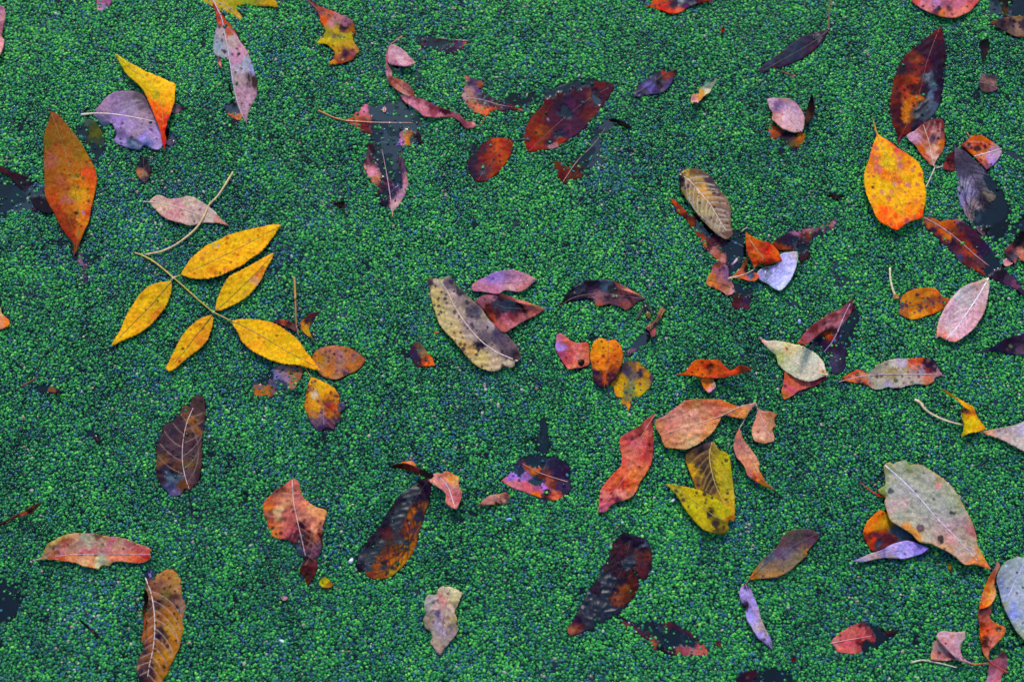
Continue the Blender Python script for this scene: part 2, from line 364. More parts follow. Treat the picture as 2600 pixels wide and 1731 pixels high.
LEAF(FL, 'long grey and mauve leaf with a red tip pointing to the top edge', LF, [
 B('A1', '1405,-20 1440,40 1480,110 1530,170 1560,210 1590,270 1640,340 1665,400 1680,440 1690,490 1703,530 1705,560 1700,640 1675,690 1645,750 1637,822 1610,790 1585,730 1565,670 1550,600 1535,520 1525,430 1512,395 1470,385 1420,355 1415,290 1425,220 1440,170 1435,110 1412,40', '1412,0 1470,120 1490,220 1515,350 1530,450 1550,570 1580,690 1630,815',
  '1430,40,a02810 1470,120,c03c18 1500,160,c84820 1530,200,b05030 1450,210,b0a0a0 1450,320,90a0a8,d 1470,360,a0a8a8,d 1540,260,b8a098 1600,330,c890a0 1570,380,c090a8 1620,420,a0a8b0,d 1600,470,a8a0a8,d 1670,470,98a0c0,d 1590,520,a89090 1660,535,402828 1620,620,b08898 1590,700,a88890 1640,680,b890a0', tint=(1.1, .98, .98), z=3.2, n='blade', rc='e0d0d8', spots='1457,178,14,582838 1488,232,8,302020 1490,345,14,201820 1472,268,9,604048 1600,690,7,201820 1640,360,5,503040', sp=(.25, '604050'), v=70, vs=.25, cup=1.5),
 B('A1', '1512,520 1535,600 1570,690 1605,790 1590,800 1540,780 1490,745 1488,700 1530,680 1545,650 1520,590', None, '1530,560,181418 1555,650,181820 1520,720,385060 1550,740,304858 1540,775,c06840 1585,790,d07850', z=0.6, n='sunken_half', k=.9),
 B('A1', '1436,378 1450,375 1462,395 1470,450 1462,445 1445,410', None, '1450,400,c88078 1462,440,d07878', z=4, n='torn_flap')])
LEAF(FL, 'bright yellow folded leaf turning scarlet at its pointed foot', LF, [
 B('A1', '765,355 850,410 960,470 1060,512 1130,545 1157,553 1160,620 1155,680 1140,730 1115,790 1100,850 1093,888 1102,912 1097,960 1097,1010 1080,960 1070,920 1065,870 1035,800 1010,730 990,690 970,640 950,600 900,550 840,490 800,430', '768,358 860,450 960,520 1030,590 1065,680 1080,780 1092,900',
  '790,380,c8b010 870,440,d0ac08 950,490,d8ac00 900,530,c8a010 1040,530,e0a800 1100,560,f0b000 1120,640,f0a800 1030,640,c8a010 1080,640,e8a800 1130,700,f09010 1000,700,f07010 1085,720,f86810 1050,745,e04020 1085,790,d02828 1080,860,d02820 1085,930,c02010 1092,980,c82818', k=1.2, z=13, rc='d0a820', r0=.8, v=55, vd=-1, vs=.18, spots='975,502,10,c84818 1040,640,18,b09818 1080,700,12,c07818', sp=(.2, 'a89018'), se=1.5, lift=[(1150, 600, 5, 60), (780, 370, 6, 70)], cup=-2)])
LEAF(FL, 'mauve grey leaf with a long cream stalk under the yellow and scarlet leaf', LF, [
 B('A1', '615,752 660,700 700,650 750,615 820,602 900,605 950,620 985,680 1010,740 1060,820 1075,900 1080,960 1060,990 1000,985 960,965 930,995 880,990 820,970 758,935 775,890 758,850 740,820 690,840 660,810 630,775', '615,752 700,754 780,762 880,778 960,793 1040,812',
  '680,710,a8849c 760,660,a080a0 840,640,90788c 930,650,706068 960,700,786070 870,720,a088a0 940,760,b090a0 700,790,806888 690,820,405070,w 780,800,a080b8 860,850,b090b8 900,880,a08098 820,880,806890 950,920,a088c8 1010,900,b090c0 880,940,405878 920,950,485878 820,940,a890c0 960,960,506090 1050,960,b098c0', z=3.6, perch=True, cup=1, rc='e8d0c0', r0=2.6, r1=1.0, v=85, vs=.3, vc='e0c8c0', spots='870,915,16,402838 1000,860,9,604050 800,850,8,503848', sp=(.15, '604058'), rip=2.4),
 B('A1', '1135,745 1160,702 1200,705 1255,718 1205,735 1160,755', None, '1160,720,886878 1230,718,302030', z=2, n='torn_tip'),
 B('A1', '1090,850 1130,870 1165,930 1150,960 1110,965 1095,930', None, '1110,900,304058 1130,940,605068 1140,900,203040', z=0.8, n='sunken_corner')],
 st=[S('A1', '538,762 575,757 620,753', 3.2, 2.6, 'e8d4c0', 5, 4.5)])
LEAF(FL, 'big orange brown leaf standing upright at the left, tip up and stalk down', LF, [
 B('A1', '335,735 380,760 430,810 470,860 510,910 550,970 590,1040 625,1110 640,1180 632,1260 615,1340 597,1420 590,1470 562,1527 530,1607 508,1667 490,1690 484,1617 440,1557 400,1497 350,1400 310,1330 298,1280 295,1150 292,1000 290,930 300,860 330,790', '342,755 395,900 430,1000 465,1120 495,1240 505,1320 520,1400 525,1500 505,1660',
  '345,790,985028 400,830,a05828 370,900,986018 450,930,a06828 310,960,786018 330,1010,a05828 420,1020,b86418 520,1020,a07010 560,1080,b87010 340,1060,b06048 440,1120,c07018 320,1180,a85c10 400,1210,b8603c 380,1280,c06810 590,1160,f04808 600,1230,f06010 560,1200,e87c10 540,1300,e89808 500,1300,d8a010 440,1320,c06858 350,1310,c85408 400,1400,b04818 450,1380,d06820 540,1380,f08c08 580,1400,e04810 470,1480,902c10 420,1480,a83808 540,1470,f08808 520,1550,d07010 480,1580,a83008 500,1640,904028', k=.85, tint=(.97, .97, 1), z=9, cup=-4.5, rc='808018', r0=1.0, r1=.8, v=62, vd=-1, vs=.25, vc='c08010', spots='510,1165,16,587818 547,1180,11,486020 508,1410,12,201828 550,1412,12,c890a8 430,1188,14,b84810 590,1340,10,602020 520,1240,9,606820 330,1015,12,c86058 350,1050,14,b85058 535,1500,8,602010', sp=(.42, '882810'), rip=2.2, crm=1.4),
 ], st=[S('A1', '506,1655 495,1680 488,1694', 2.2, 1.6, 'b08068', 7, 4)])
LEAF(FL, 'olive and slate leaf sunk just right of the big orange brown leaf', LF, [B('A1', '480,865 560,795 620,798 660,850 690,900 692,970 660,1050 632,1075 600,1010 560,930', None, '600,840,505428 640,890,606020 560,850,304050 650,950,384838 620,1000,203048 650,1040,283850 580,810,506058', z=0.6)])
LEAF(FR, 'dark plum strip of leaf running from the left edge under the orange brown leaf', LF, [B('A1', '-30,1080 0,1098 60,1130 150,1160 230,1200 290,1250 320,1330 350,1410 290,1410 230,1370 195,1310 120,1240 40,1160 -30,1120', None, '20,1110,582830 100,1160,402030 170,1200,301c30 220,1240,404c60 250,1280,506878 280,1240,303c50 250,1330,201828 300,1390,201828', z=1.6, k=.8)])
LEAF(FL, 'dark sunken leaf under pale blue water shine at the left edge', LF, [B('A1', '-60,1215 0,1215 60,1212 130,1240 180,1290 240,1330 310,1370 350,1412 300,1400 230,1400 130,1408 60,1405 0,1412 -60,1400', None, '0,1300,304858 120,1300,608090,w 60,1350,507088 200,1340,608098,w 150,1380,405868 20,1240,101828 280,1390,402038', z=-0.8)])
LEAF(FR, 'little curled brown leaf scrap below the mauve leaf with the yellow one', LF, [B('A1', '930,1045 965,1045 980,1080 1000,1130 990,1180 960,1222 930,1190 905,1150 903,1115 935,1090', '950,1050 955,1130 958,1215', '950,1070,282030 930,1140,b87858 960,1140,987058 985,1130,402c38 955,1190,504048', z=5, crm=2.5, cup=4, r0=.8, rc='705048')])
LEAF(FL, 'pale pink leaf lying under the cream stem left of centre', LF, [B('A1', '985,1340 1010,1315 1050,1293 1120,1320 1180,1315 1260,1302 1320,1330 1370,1360 1420,1400 1460,1445 1525,1502 1440,1480 1340,1480 1270,1497 1200,1480 1100,1450 1050,1410 1010,1370', '985,1340 1080,1350 1200,1382 1330,1425 1450,1462 1520,1500',
  '1030,1320,d8b0a0 1100,1370,d8b098 1170,1340,d89898 1250,1330,d8b8a0 1340,1380,d0a8a0 1150,1420,c88888 1230,1440,d8a8a0 1300,1460,b09088 1400,1430,d8b8a8 1470,1475,d09080', z=6, rc='e0c0a8', v=50, vs=.3, vc='e8d0b8', spots='1207,1420,8,483030 1290,1470,7,604848', sp=(.3, 'a06860'), crm=1.5)], st=[S('A1', '950,1338 985,1340', 1.6, 1.4, 'd8b8a8', 5, 6)])
# ---- the big yellow compound leaf
YC = '{a},e0a018'
LEAF(CL, 'large yellow compound leaf with five pointed leaflets on a long cream stem', 'compound leaf', [
 B('B1', '1198,387 1225,340 1260,285 1310,240 1370,190 1440,160 1520,120 1580,102 1660,82 1740,67 1829,50 1868,58 1840,92 1810,140 1770,190 1720,240 1660,280 1610,320 1550,350 1490,380 1410,405 1320,415 1260,405', '1200,385 1300,345 1450,275 1600,200 1750,120 1865,58', '1260,330,d8a018 1320,290,e0a010 1400,300,d8a010 1480,200,e0a418 1600,130,e0a820 1600,230,e8a410 1720,110,e0a018 1700,180,e8a818 1400,370,e09010 1300,390,d89808 1480,340,e8a010 1800,90,e8a820', k=1.22, z=9, rc='8a8820', r0=1, r1=.5, v=42, vs=.2, vc='c09010', se=2.0, sp_=11, spots='1340,280,16,c86828 1360,245,12,c87030 1658,155,12,c06830 1580,255,11,c86820 1685,240,10,c87028 1460,375,9,503018 1283,275,9,c87828 1450,195,9,b0a0a0 1410,188,14,a09840 1490,350,12,c06018 1520,355,14,c86820 1430,375,14,c06818', sp=(.14, 'c06018'), mc='c88018', mw=3),
 B('B1', '1430,624 1430,600 1445,540 1480,460 1520,400 1580,365 1640,335 1700,300 1760,265 1817,240 1800,290 1770,340 1740,400 1720,440 1680,490 1640,530 1580,570 1520,600 1460,622', '1430,624 1500,565 1600,470 1700,370 1815,242', '1460,560,d8a018 1530,440,d8a018 1640,370,e0a820 1550,560,d8a010 1650,450,d0a020 1720,340,e0a018 1740,360,c88028 1700,430,c89060 1780,290,e8a810', k=1.22, z=8, rc='808828', r0=1, r1=.5, v=40, vs=.2, vc='b89018', se=2.0, sp_=11, spots='1705,385,16,b86028 1625,515,20,c07828 1740,340,14,c07028', sp=(.14, 'c06820'), mc='c09020', mw=3),
 B('B1', '1138,428 1138,480 1120,550 1090,610 1050,660 1010,705 960,750 890,790 810,825 735,862 760,810 800,750 820,690 850,630 890,570 930,510 990,460 1060,435', '1136,432 1060,520 1000,590 880,710 737,860', '1080,460,c89818 1100,520,c89820 1000,500,d8a018 930,560,e0a820 870,660,e0a018 1030,600,c09018 1050,640,c87828 960,660,d09818 900,740,e0a018 820,780,e0a820 770,820,e8b020', k=1.22, z=8, rc='687020', r0=1.1, r1=.5, v=46, vs=.2, vc='b89018', se=2.0, sp_=11, spots='1045,560,10,303018 965,620,7,504018 1110,500,8,b06020', sp=(.14, 'c06820'), mc='c88018', mw=3),
 B('B1', '1410,650 1415,690 1400,750 1370,820 1320,880 1250,930 1180,990 1120,1025 1100,1008 1120,960 1150,900 1190,820 1230,760 1280,710 1340,670', '1408,652 1370,705 1300,790 1200,920 1110,1020', '1340,710,d09018 1380,750,c88020 1270,760,e0a818 1330,830,c87828 1240,830,d8a018 1280,860,d09020 1180,900,e0a818 1200,960,c87820 1140,970,d89818', k=1.22, z=8, rc='485828', r0=1.3, r1=.5, v=42, vs=.2, vc='b89018', se=2.0, sp_=11, spots='1213,877,10,302818 1190,962,10,302818 1345,745,8,303828 1330,710,10,b85820', sp=(.14, 'b86020'), mc='c88018', mw=3),
 B('B1', '1528,690 1620,680 1698,683 1758,690 1818,705 1878,740 1938,780 1988,830 2028,890 2078,950 2130,1028 2048,1005 1978,985 1898,980 1818,960 1748,930 1660,880 1600,820 1570,760', '1530,690 1600,720 1750,800 1900,890 2050,970 2126,1025', '1580,700,d8a818 1680,710,e0a820 1780,740,e8a818 1650,780,d09818 1700,860,e0a010 1800,820,d8a410 1880,790,e0a818 1850,920,e8ac18 1950,850,e0a818 1950,940,e0b018 2050,960,e8a010 2110,1010,f0a018 1850,700,e09010', k=1.22, z=11, rc='607028', r0=1.1, r1=.5, v=46, vs=.2, vc='b89818', se=2.2, sp_=11, spots='1838,786,7,402818 1750,770,9,a08820', sp=(.14, 'd07820'), mc='c88018', mw=3)],
 st=[S('A1', '1546,1140 1500,1215 1440,1305 1388,1358 1355,1430 1320,1490 1285,1530 1230,1577 1150,1632 1070,1667 1010,1680 965,1688', 2.6, 2.5, 'e8c490', 12, 8, 'leaf_stem'),
     S('B1', '895,240 925,250 955,262 1010,292 1075,340 1150,405', 2.4, 2.0, 'c8b040', 5, 8, 'rachis'), S('B1', '1150,405 1220,465 1320,555 1415,635', 2.0, 1.6, 'c8a828', 8, 8, 'rachis'), S('B1', '1415,635 1470,660 1530,690', 1.6, 1.3, 'c8a828', 8, 10, 'rachis'),
     S('B1', '1150,405 1200,386', 2.0, 1.4, 'c8b060', 8.5, 9, 'leaflet_stalk'), S('B1', '1150,405 1137,430', 2.0, 1.4, 'b0a060', 8.5, 8, 'leaflet_stalk'), S('B1', '1140,413 1165,398', 2.6, 2.6, 'd0c0a0', 9, 9, 'node'), S('B1', '1408,640 1425,628', 2.6, 2.4, 'd0c0a0', 9, 9, 'node')])
LEAF('leaf_fragment', 'sunken mauve leaf stalk below the foot of the orange brown leaf', LF, [B('B1', '470,240 500,205 540,235 600,255 620,300 590,330 570,370 595,440 560,440 540,370 505,300 460,290', '495,225 530,300 575,430', '500,235,584868 530,300,906880 560,370,604860 580,430,403058 590,290,384c68 470,270,182030 480,250,201828', z=1, rr=0)])
LEAF(FL, 'peach pink leaf tip at the left edge below the orange brown leaf', LF, [B('B1', '-50,600 0,600 10,640 30,660 62,690 62,715 10,745 -50,750', None, '10,690,e8906c 40,700,f07838 20,730,b07060 5,640,c8b078', z=5)])
LEAF('twig', 'thin black twig with a reddish curled end at the lower left', 'twig', [B('B1', '200,1140 240,1120 290,1115 340,1122 380,1140 420,1165 380,1172 320,1160 260,1155', None, '240,1135,385068 330,1150,885038 300,1125,304058 390,1158,302038', z=0.6, n='leaf_scrap')],
 st=[S('B1', '342,868 300,905 275,950 258,990 215,1040', 1.4, 1.2, '181014', 4.5, 3.5, 'twig_branch'), S('B1', '255,1062 190,1100 140,1128', 1.6, 2.6, '803020', 4, 4, 'twig_branch')])
LEAF(FL, 'dark brown jagged leaf with a pale midrib below the yellow compound leaf', LF, [
 B('B1', '1285,1190 1355,1188 1362,1260 1355,1350 1345,1450 1340,1530 1342,1600 1338,1680 1320,1750 1290,1790 1258,1808 1225,1798 1200,1840 1160,1852 1130,1840 1100,1810 1060,1760 1035,1690 1035,1600 1045,1530 1070,1440 1105,1370 1150,1350 1190,1300 1230,1245 1265,1270', '1282,1268 1245,1350 1222,1440 1210,1540 1212,1640 1230,1730 1255,1805',
  '1320,1230,584040 1280,1300,684c48 1270,1340,b07038 1330,1380,583c48 1180,1350,503840 1150,1420,584450 1250,1450,684848 1300,1420,a06840 1290,1500,583c48 1120,1480,5c4450 1090,1600,906038 1080,1530,503c48 1150,1570,604450 1170,1650,785040 1120,1640,483048 1270,1580,604850 1300,1650,604040 1270,1640,886038 1260,1720,705058 1310,1700,503840 1150,1680,181428 1130,1710,486078,w 1160,1730,586c80,w 1060,1720,482c38 1140,1800,485078,w 1160,1835,706090,w 1200,1790,804828', k=0.75, z=3.0, perch=True, cup=1.5, rc='e0c0c0', r0=1.3, r1=1.0, v=88, vd=-1, va=65, vs=.5, vc='b08878', vt=1, vr=.5, se=1.2, tear=2.4, crm=2.4, spots='1275,1290,10,282028 1295,1360,10,302028 1150,1385,9,282030 1280,1440,12,302838 1215,1500,10,402c38', sp=(.45, '281c20'))])
LEAF(FR, 'tiny dark leaf scrap in a slate wet spot left of the dark brown leaf', LF, [B('B1', '575,1420 600,1410 640,1440 650,1470 672,1500 640,1490 600,1470', None, '600,1440,304860 640,1480,201020', z=0.4)])
# ---- top centre
LEAF(FL, 'yellow and maroon crooked leaf near the top edge, its upper tip dark red', LF, [
 B('A2', '335,-10 400,30 470,60 520,75 570,100 630,128 655,165 658,215 645,260 660,300 692,340 660,370 640,395 590,415 530,425 473,430 510,390 525,350 500,320 460,293 403,290 430,250 460,210 450,170 430,140 415,90 370,40', '340,0 440,90 520,150 570,230 580,330 500,425',
  '380,30,702838 420,70,a04850 480,100,b86048 540,120,c88080 500,150,c08080 450,140,d85c10 590,150,a87080 570,178,502038 600,172,301830 640,190,a86020 530,210,c0a010 480,230,98901c 460,270,d0b018 550,250,a09020 610,230,b8a020 530,290,c8a810 600,290,c09018 550,330,c08818 640,320,c08838 590,360,401c40 570,380,683048 540,385,a04040 630,345,904058 500,410,d88010 560,405,a04020 620,380,a04838', z=5, v=55, vd=1, vs=.2, rc='a87040', r0=.8, spots='520,240,18,786040 485,100,9,483038 500,235,9,a08820 450,215,12,482828 440,240,10,482828', sp=(.4, '603030'), tear=1.5)])
LEAF('dry_sprig', 'reddish dry sprig with a small pink leaflet and a long twisted one', 'sprig', [
 B('A2', '888,300 940,308 990,345 1030,390 1056,420 1000,441 930,436 880,420 873,370 880,320', '890,303 930,360 962,412', '900,330,d898a0 940,350,d8a0a8 970,400,e0b0b8 1020,410,d09098 890,400,c08090 930,420,b87080', z=12, v=40, vs=.25, rc='f0d0d0', cup=2, crm=1.5),
 B('A2', '882,300 872,350 876,430 905,480 903,505 960,530 1010,560 1040,600 1057,642 1020,640 950,610 900,570 872,530 862,450 864,370', '878,310 870,420 890,500 950,560 1040,625', '870,360,c06868 868,440,a86070 885,500,c89090 890,540,804048 930,540,a84c48 960,570,c07868 1000,580,a86058 990,620,c08880 1035,620,904840', z=10, cup=5, rc='a04840', r0=1, v=35, vs=.3, vc='804040', tilt=((870, 320, 2), (1040, 630, -3)), crm=2),
 B('A2', '955,630 1040,640 1100,658 1180,698 1260,725 1340,755 1390,798 1440,808 1462,830 1440,850 1390,853 1350,802 1290,777 1200,782 1110,767 1060,730 1020,700 980,672', '960,633 1060,680 1180,730 1300,760 1400,830', '980,650,c07880 1030,680,d88898 1100,700,e090a0 1080,670,a05060 1110,740,c87888 1160,710,803848 1200,750,a04858 1250,740,582030 1230,770,d08090 1320,770,a05868 1370,810,804050 1440,830,d08888 1420,820,a05060', z=6, cup=3, rr=0, v=35, vs=.3, vc='602838', crm=2.5, tear=1.6)],
 st=[S('A2', '972,240 930,268 888,297', 2.2, 1.5, 'd08870', 14, 13), S('A2', '1527,765 1510,800 1475,842', 1.3, 1.6, 'b03018', 3.5, 4)])
LEAF(FL, 'sunken slate leaf with a long orange stalk, its dry pink corner pointing left', LF, [
 B('A2', '592,800 650,760 690,718 735,688 790,690 850,682 920,642 960,634 1000,690 1060,745 1100,790 1080,860 1090,900 1112,950 1060,965 960,967 890,965 850,950 790,945 760,905 700,870 650,840', '592,800 680,806 780,812 900,814 1040,815',
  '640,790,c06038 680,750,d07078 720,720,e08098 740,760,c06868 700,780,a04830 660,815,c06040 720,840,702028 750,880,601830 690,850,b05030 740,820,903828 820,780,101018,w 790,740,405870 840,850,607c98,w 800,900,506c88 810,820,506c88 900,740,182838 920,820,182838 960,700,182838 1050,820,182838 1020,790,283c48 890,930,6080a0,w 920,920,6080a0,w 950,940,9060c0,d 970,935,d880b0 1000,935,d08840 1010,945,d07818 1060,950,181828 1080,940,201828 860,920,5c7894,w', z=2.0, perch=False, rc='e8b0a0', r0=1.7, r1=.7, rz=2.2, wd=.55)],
 st=[S('A2', '413,733 470,760 530,785 592,800', 1.8, 1.6, 'e08850', 8, 3.5)])
LEAF(FL, 'sunken slate leaf pointing down with pink margins and a pale midrib', LF, [
 B('A2', '735,948 850,935 960,970 975,1040 990,1100 1005,1170 1010,1230 985,1300 950,1360 915,1400 905,1420 890,1390 860,1372 820,1360 795,1300 800,1250 760,1200 735,1150 713,1100 728,1040 735,990', '835,990 855,1090 875,1200 890,1300 904,1415',
  '860,960,182838 820,1050,182838 900,1050,203040 860,1130,203040 920,1150,202840 735,1050,502030 730,1110,d08088 750,1150,e090a0 765,1190,c07050 750,1000,401828 985,1090,401838 975,1140,583050 990,1190,c88088 985,1240,c890a0 960,1300,b88898 930,1360,d0a0a0 800,1250,402030 840,1300,283048 860,1350,201830 870,1220,402038 940,1200,605098,w 900,1270,302848', z=1.8, rc='d8a0b0', r0=.6, r1=1.7, rz=2.4, v=80, vd=-1, vs=.15)],
 st=[S('A2', '904,1412 906,1440', 1.7, 1.9, 'd8a078', 4, 4)])
LEAF(FR, 'black curled leaf scrap with a cream rim alone in the duckweed', LF, [B('A2', '468,1340 540,1342 585,1323 592,1355 610,1387 575,1372 540,1368 500,1355', None, '480,1343,d8c8a0 520,1350,181418 580,1335,181014 560,1350,100c10 605,1380,a09078 575,1365,100c10', z=5, mc='483c30', mw=1.5, cup=4)])
LEAF(FL, 'dark slate leaf lying level just under the top edge, red right end', LF, [B('A2', '1030,245 1060,238 1120,230 1190,240 1260,257 1330,264 1405,268 1395,300 1360,322 1290,356 1230,351 1150,336 1090,306 1050,272', '1200,250 1300,263 1408,270', '1080,260,202c3c 1150,270,304058 1120,285,482838 1200,310,384860 1250,290,283850 1230,255,602830 1300,280,303850 1280,330,302038 1330,310,583060 1350,280,504060 1390,285,c85040 1320,270,803848 1050,250,303048', z=1.2, rc='e0c0b8', r0=.6, r1=1.0, rz=2)])
LEAF(FL, 'pink and brown mottled leaf with a wet pointed end left of the big maroon leaf', LF, [
 B('A2', '1385,505 1440,525 1490,535 1520,570 1530,620 1570,650 1620,670 1680,690 1740,718 1785,738 1720,732 1650,735 1590,730 1555,742 1550,767 1490,765 1430,737 1390,682 1363,640 1375,600 1387,560', '1390,650 1450,655 1520,668 1600,692 1700,712',
  '1400,530,b06860 1430,560,403858 1460,545,584060 1490,570,a05838 1430,600,a87878 1400,630,b88878 1470,610,684880 1500,610,283048 1520,640,402c40 1380,640,c09090 1420,680,b06850 1450,690,d88060 1480,720,d87850 1520,740,e86828 1480,680,504050 1560,670,482c48 1600,710,803c38 1650,700,402c48 1700,715,602830 1760,730,c06050 1550,740,c04818', z=2.2, rc='c8a098', r0=1.3, v=50, vs=.25, crm=2, tear=2, sp=(.4, '382838'), spots='1460,688,9,201820 1520,680,9,a8a0a8')])
LEAF(FL, 'oval orange and plum leaf below the pointed wet leaf tip, upper centre', LF, [
 B('A2', '1590,915 1650,918 1700,938 1697,1000 1672,1060 1640,1110 1590,1160 1530,1195 1470,1207 1430,1170 1400,1120 1410,1060 1450,1010 1500,960 1550,925', '1695,930 1600,1020 1530,1110 1470,1200',
  '1600,940,e06018 1650,940,c84018 1690,950,b03828 1560,970,b83820 1600,1000,e85818 1650,1000,d84c18 1500,990,582840 1450,1050,302040 1420,1110,302040 1500,1050,902c30 1540,1060,b84028 1570,1110,a83c38 1620,1080,d04818 1480,1120,803040 1530,1150,784050 1450,1150,302848 1600,1140,a83018 1560,1180,c04810 1480,1190,702838 1510,1130,384050,w', k=.66, z=3.9, perch=True, cup=-3, v=48, vs=.15, rc='a04030', r0=.7, spots='1665,997,8,302028 1580,990,8,502028 1492,1147,12,485868', sp=(.5, '302038'), mc='a02c18', mw=2)])
LEAF('seed', 'tiny white and red pointed seed on the sunken slate leaf', 'seed', [B('A2', '843,712 853,706 864,722 860,742 850,748 840,738', '852,710 853,745', '846,728,f0e0d8 862,728,e8d8d0 853,728,b02030', z=4, perch=True, r0=.6, rc='b03040', g=1.5, se=0, tear=0, cup=3)], group='small seeds and husks')
# ---- top right of centre
LEAF(FL, 'big glossy maroon leaf right of centre at the top, its upper margin under water', LF, [
 B('A3', '110,1008 85,960 80,900 100,830 130,780 170,730 205,690 212,640 212,600 260,590 310,565 380,543 460,535 540,536 600,540 650,550 677,572 660,620 627,672 592,720 562,760 522,800 490,840 450,880 400,912 340,950 290,985 230,992 180,1000', '110,1005 250,870 400,740 520,650 672,568',
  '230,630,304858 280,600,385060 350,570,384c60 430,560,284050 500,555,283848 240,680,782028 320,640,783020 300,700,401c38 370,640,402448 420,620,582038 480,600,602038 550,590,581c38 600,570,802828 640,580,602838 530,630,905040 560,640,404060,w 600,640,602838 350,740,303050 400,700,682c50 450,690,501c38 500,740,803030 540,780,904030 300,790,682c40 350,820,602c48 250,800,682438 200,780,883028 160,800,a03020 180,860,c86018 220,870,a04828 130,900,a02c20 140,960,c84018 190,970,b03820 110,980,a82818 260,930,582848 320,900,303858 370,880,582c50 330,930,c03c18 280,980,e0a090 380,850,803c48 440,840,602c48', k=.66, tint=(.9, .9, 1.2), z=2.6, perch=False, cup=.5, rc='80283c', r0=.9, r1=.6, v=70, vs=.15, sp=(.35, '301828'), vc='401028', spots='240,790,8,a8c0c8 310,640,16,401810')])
LEAF(FL, 'black wet leaf with a rusty foot below the big maroon leaf', LF, [
 B('A3', '600,800 650,788 700,795 750,815 795,840 780,850 720,828 680,832 640,870 602,900 582,950 582,1000 602,1045 590,1092 540,1110 500,1130 460,1182 400,1190 345,1218 310,1190 290,1150 275,1075 310,1068 360,1098 400,1060 412,1020 480,1000 520,950 500,880 560,840', '340,1205 440,1060 530,970 620,850',
  '560,900,283c4c 600,850,283848 680,810,283848 770,840,100c10 720,815,101018 540,950,283c4c 530,1030,304454 580,1080,203040 450,1080,202838 480,1130,202438 330,1130,882c10 300,1090,804020 320,1170,702010 370,1150,903818 430,1160,783018 440,1110,702818 410,1140,402030', k=0.7, z=1.3, rc='b08888', r0=1.5, r1=.4, rz=1.8),
 B('A3', '640,790 700,792 750,812 797,842 782,854 745,838 700,818 655,806', None, '660,798,181014 700,803,100c10 750,825,0c0a0c 785,845,100c10', z=5.0, n='black_curl', g=2.4)])
LEAF(FL, 'purple wet leaf with a dark fold, alone right of the big maroon leaf', LF, [
 B('A3', '1075,462 1040,480 990,470 930,500 880,540 830,580 800,628 840,645 870,636 920,626 980,620 1030,590 1060,550 1078,500', '820,620 920,560 1000,500 1070,465', '1050,480,702820 1020,485,b83c18 980,490,403848 930,530,505070 900,580,7868b0 850,590,483c60 870,620,605070 960,550,282030 960,590,483c60 1000,600,706078 1040,560,504880 1010,550,605060 820,625,384868', k=0.8, z=2.6, perch=True, cup=3, rc='181420', r0=1.2, crm=3, rip=2)])
LEAF(FR, 'small pale straw coloured leaf fragment with a brown foot near the purple leaf', LF, [B('A3', '1357,523 1345,535 1332,545 1305,545 1285,568 1258,580 1240,600 1240,620 1200,630 1185,682 1210,680 1235,693 1252,665 1272,640 1312,612 1342,570', None, '1330,560,c8cca0 1290,590,c8c8a0 1260,610,c8a050 1240,640,b88838 1210,650,b07878 1230,670,d09098 1195,678,e0a080', tint=(1.15, 1.02, 1.15), k=1.1, z=6, crm=2.5, tear=2, g=2.2)])
LEAF(FL, 'scarlet leaf cut by the top edge, its right half dark and wet', LF, [B('A3', '868,40 925,27 945,-40 1290,-40 1335,5 1260,20 1200,37 1160,55 1130,77 1060,92 1000,75 960,60 920,46', '880,40 1000,20 1100,-10', '900,38,e03c18 960,40,e04820 980,0,c04020 1030,40,d03c28 1060,70,e04420 1110,60,e05040 1070,10,402c40 1120,0,304858,w 1180,10,303050 1240,5,602030 1150,40,602858 1310,0,902828', z=4, perch=True, spots='1028,48,12,902830 1068,65,10,a03030 1000,15,8,a03828', sp=(.3, '802028'), rc='a03020', r0=.8)])
LEAF(FR, 'tiny red leaf scrap standing in the duckweed under the scarlet leaf', LF, [B('A3', '1405,170 1412,200 1396,222 1383,208', None, '1400,195,b83818 1398,215,601818', z=6, cup=4, g=2)])
LEAF(FL, 'slender dark slate leaf hanging from a thin red stalk at the top right', LF, [
 B('A4', '532,200 470,210 410,225 330,260 260,310 200,360 130,410 75,462 78,492 120,475 160,446 200,450 260,432 330,402 382,376 422,346 470,300 506,250', '530,203 430,280 330,340 230,395 90,475', '500,215,402840 460,240,303040 400,240,302c44 360,280,2c3848,d 300,320,303c50,d 420,300,382c40 440,330,582848 260,360,303c4c,d 200,390,283444,d 240,420,403048 130,430,303c50,d 90,475,303848,d', z=5, k=1.1, cup=-1.5, rc='481c30', r0=1, v=60, vs=.3, vc='582038', mc='502038', mw=3, sp=(.1, '502030'))],
 st=[S('A4', '542,-30 540,40 536,120 536,202', 1.3, 1.5, 'a83030', 9, 6)])
LEAF(FR, 'brown crumbs of rotten leaf under the slender dark slate leaf', LF, [B('A4', '158,440 190,455 230,470 270,480 320,500 300,512 260,500 215,475', None, '180,452,a03828 250,490,a06860 280,490,584048 310,505,c08888', z=3.9, crm=3, tear=2.5, g=2.2)])
LEAF(FL, 'rounded pink leaf with a mauve top lying on dark leaf scraps', LF, [
 B('A4', '125,660 145,652 200,652 270,655 310,680 345,720 370,770 375,810 368,850 355,872 300,880 240,860 190,822 155,790 162,755 137,710', '358,874 320,835 280,790 235,745', '150,680,c8a0b0 200,690,88688c 180,720,a07c98 250,670,a07880 240,720,b088a8 300,710,c090a8 320,760,d0a0b0 280,770,e0b0b8 230,790,e8b8c0 200,800,d89890 270,830,e0a8a8 340,820,d8a8b0 350,860,e0b0b0 180,770,c88880', z=8, rc='f0d0d8', r0=1.8, r1=.8, v=34, va=48, vs=.3, vc='f0d0d8', cup=2, mc='c07860', mw=2)])
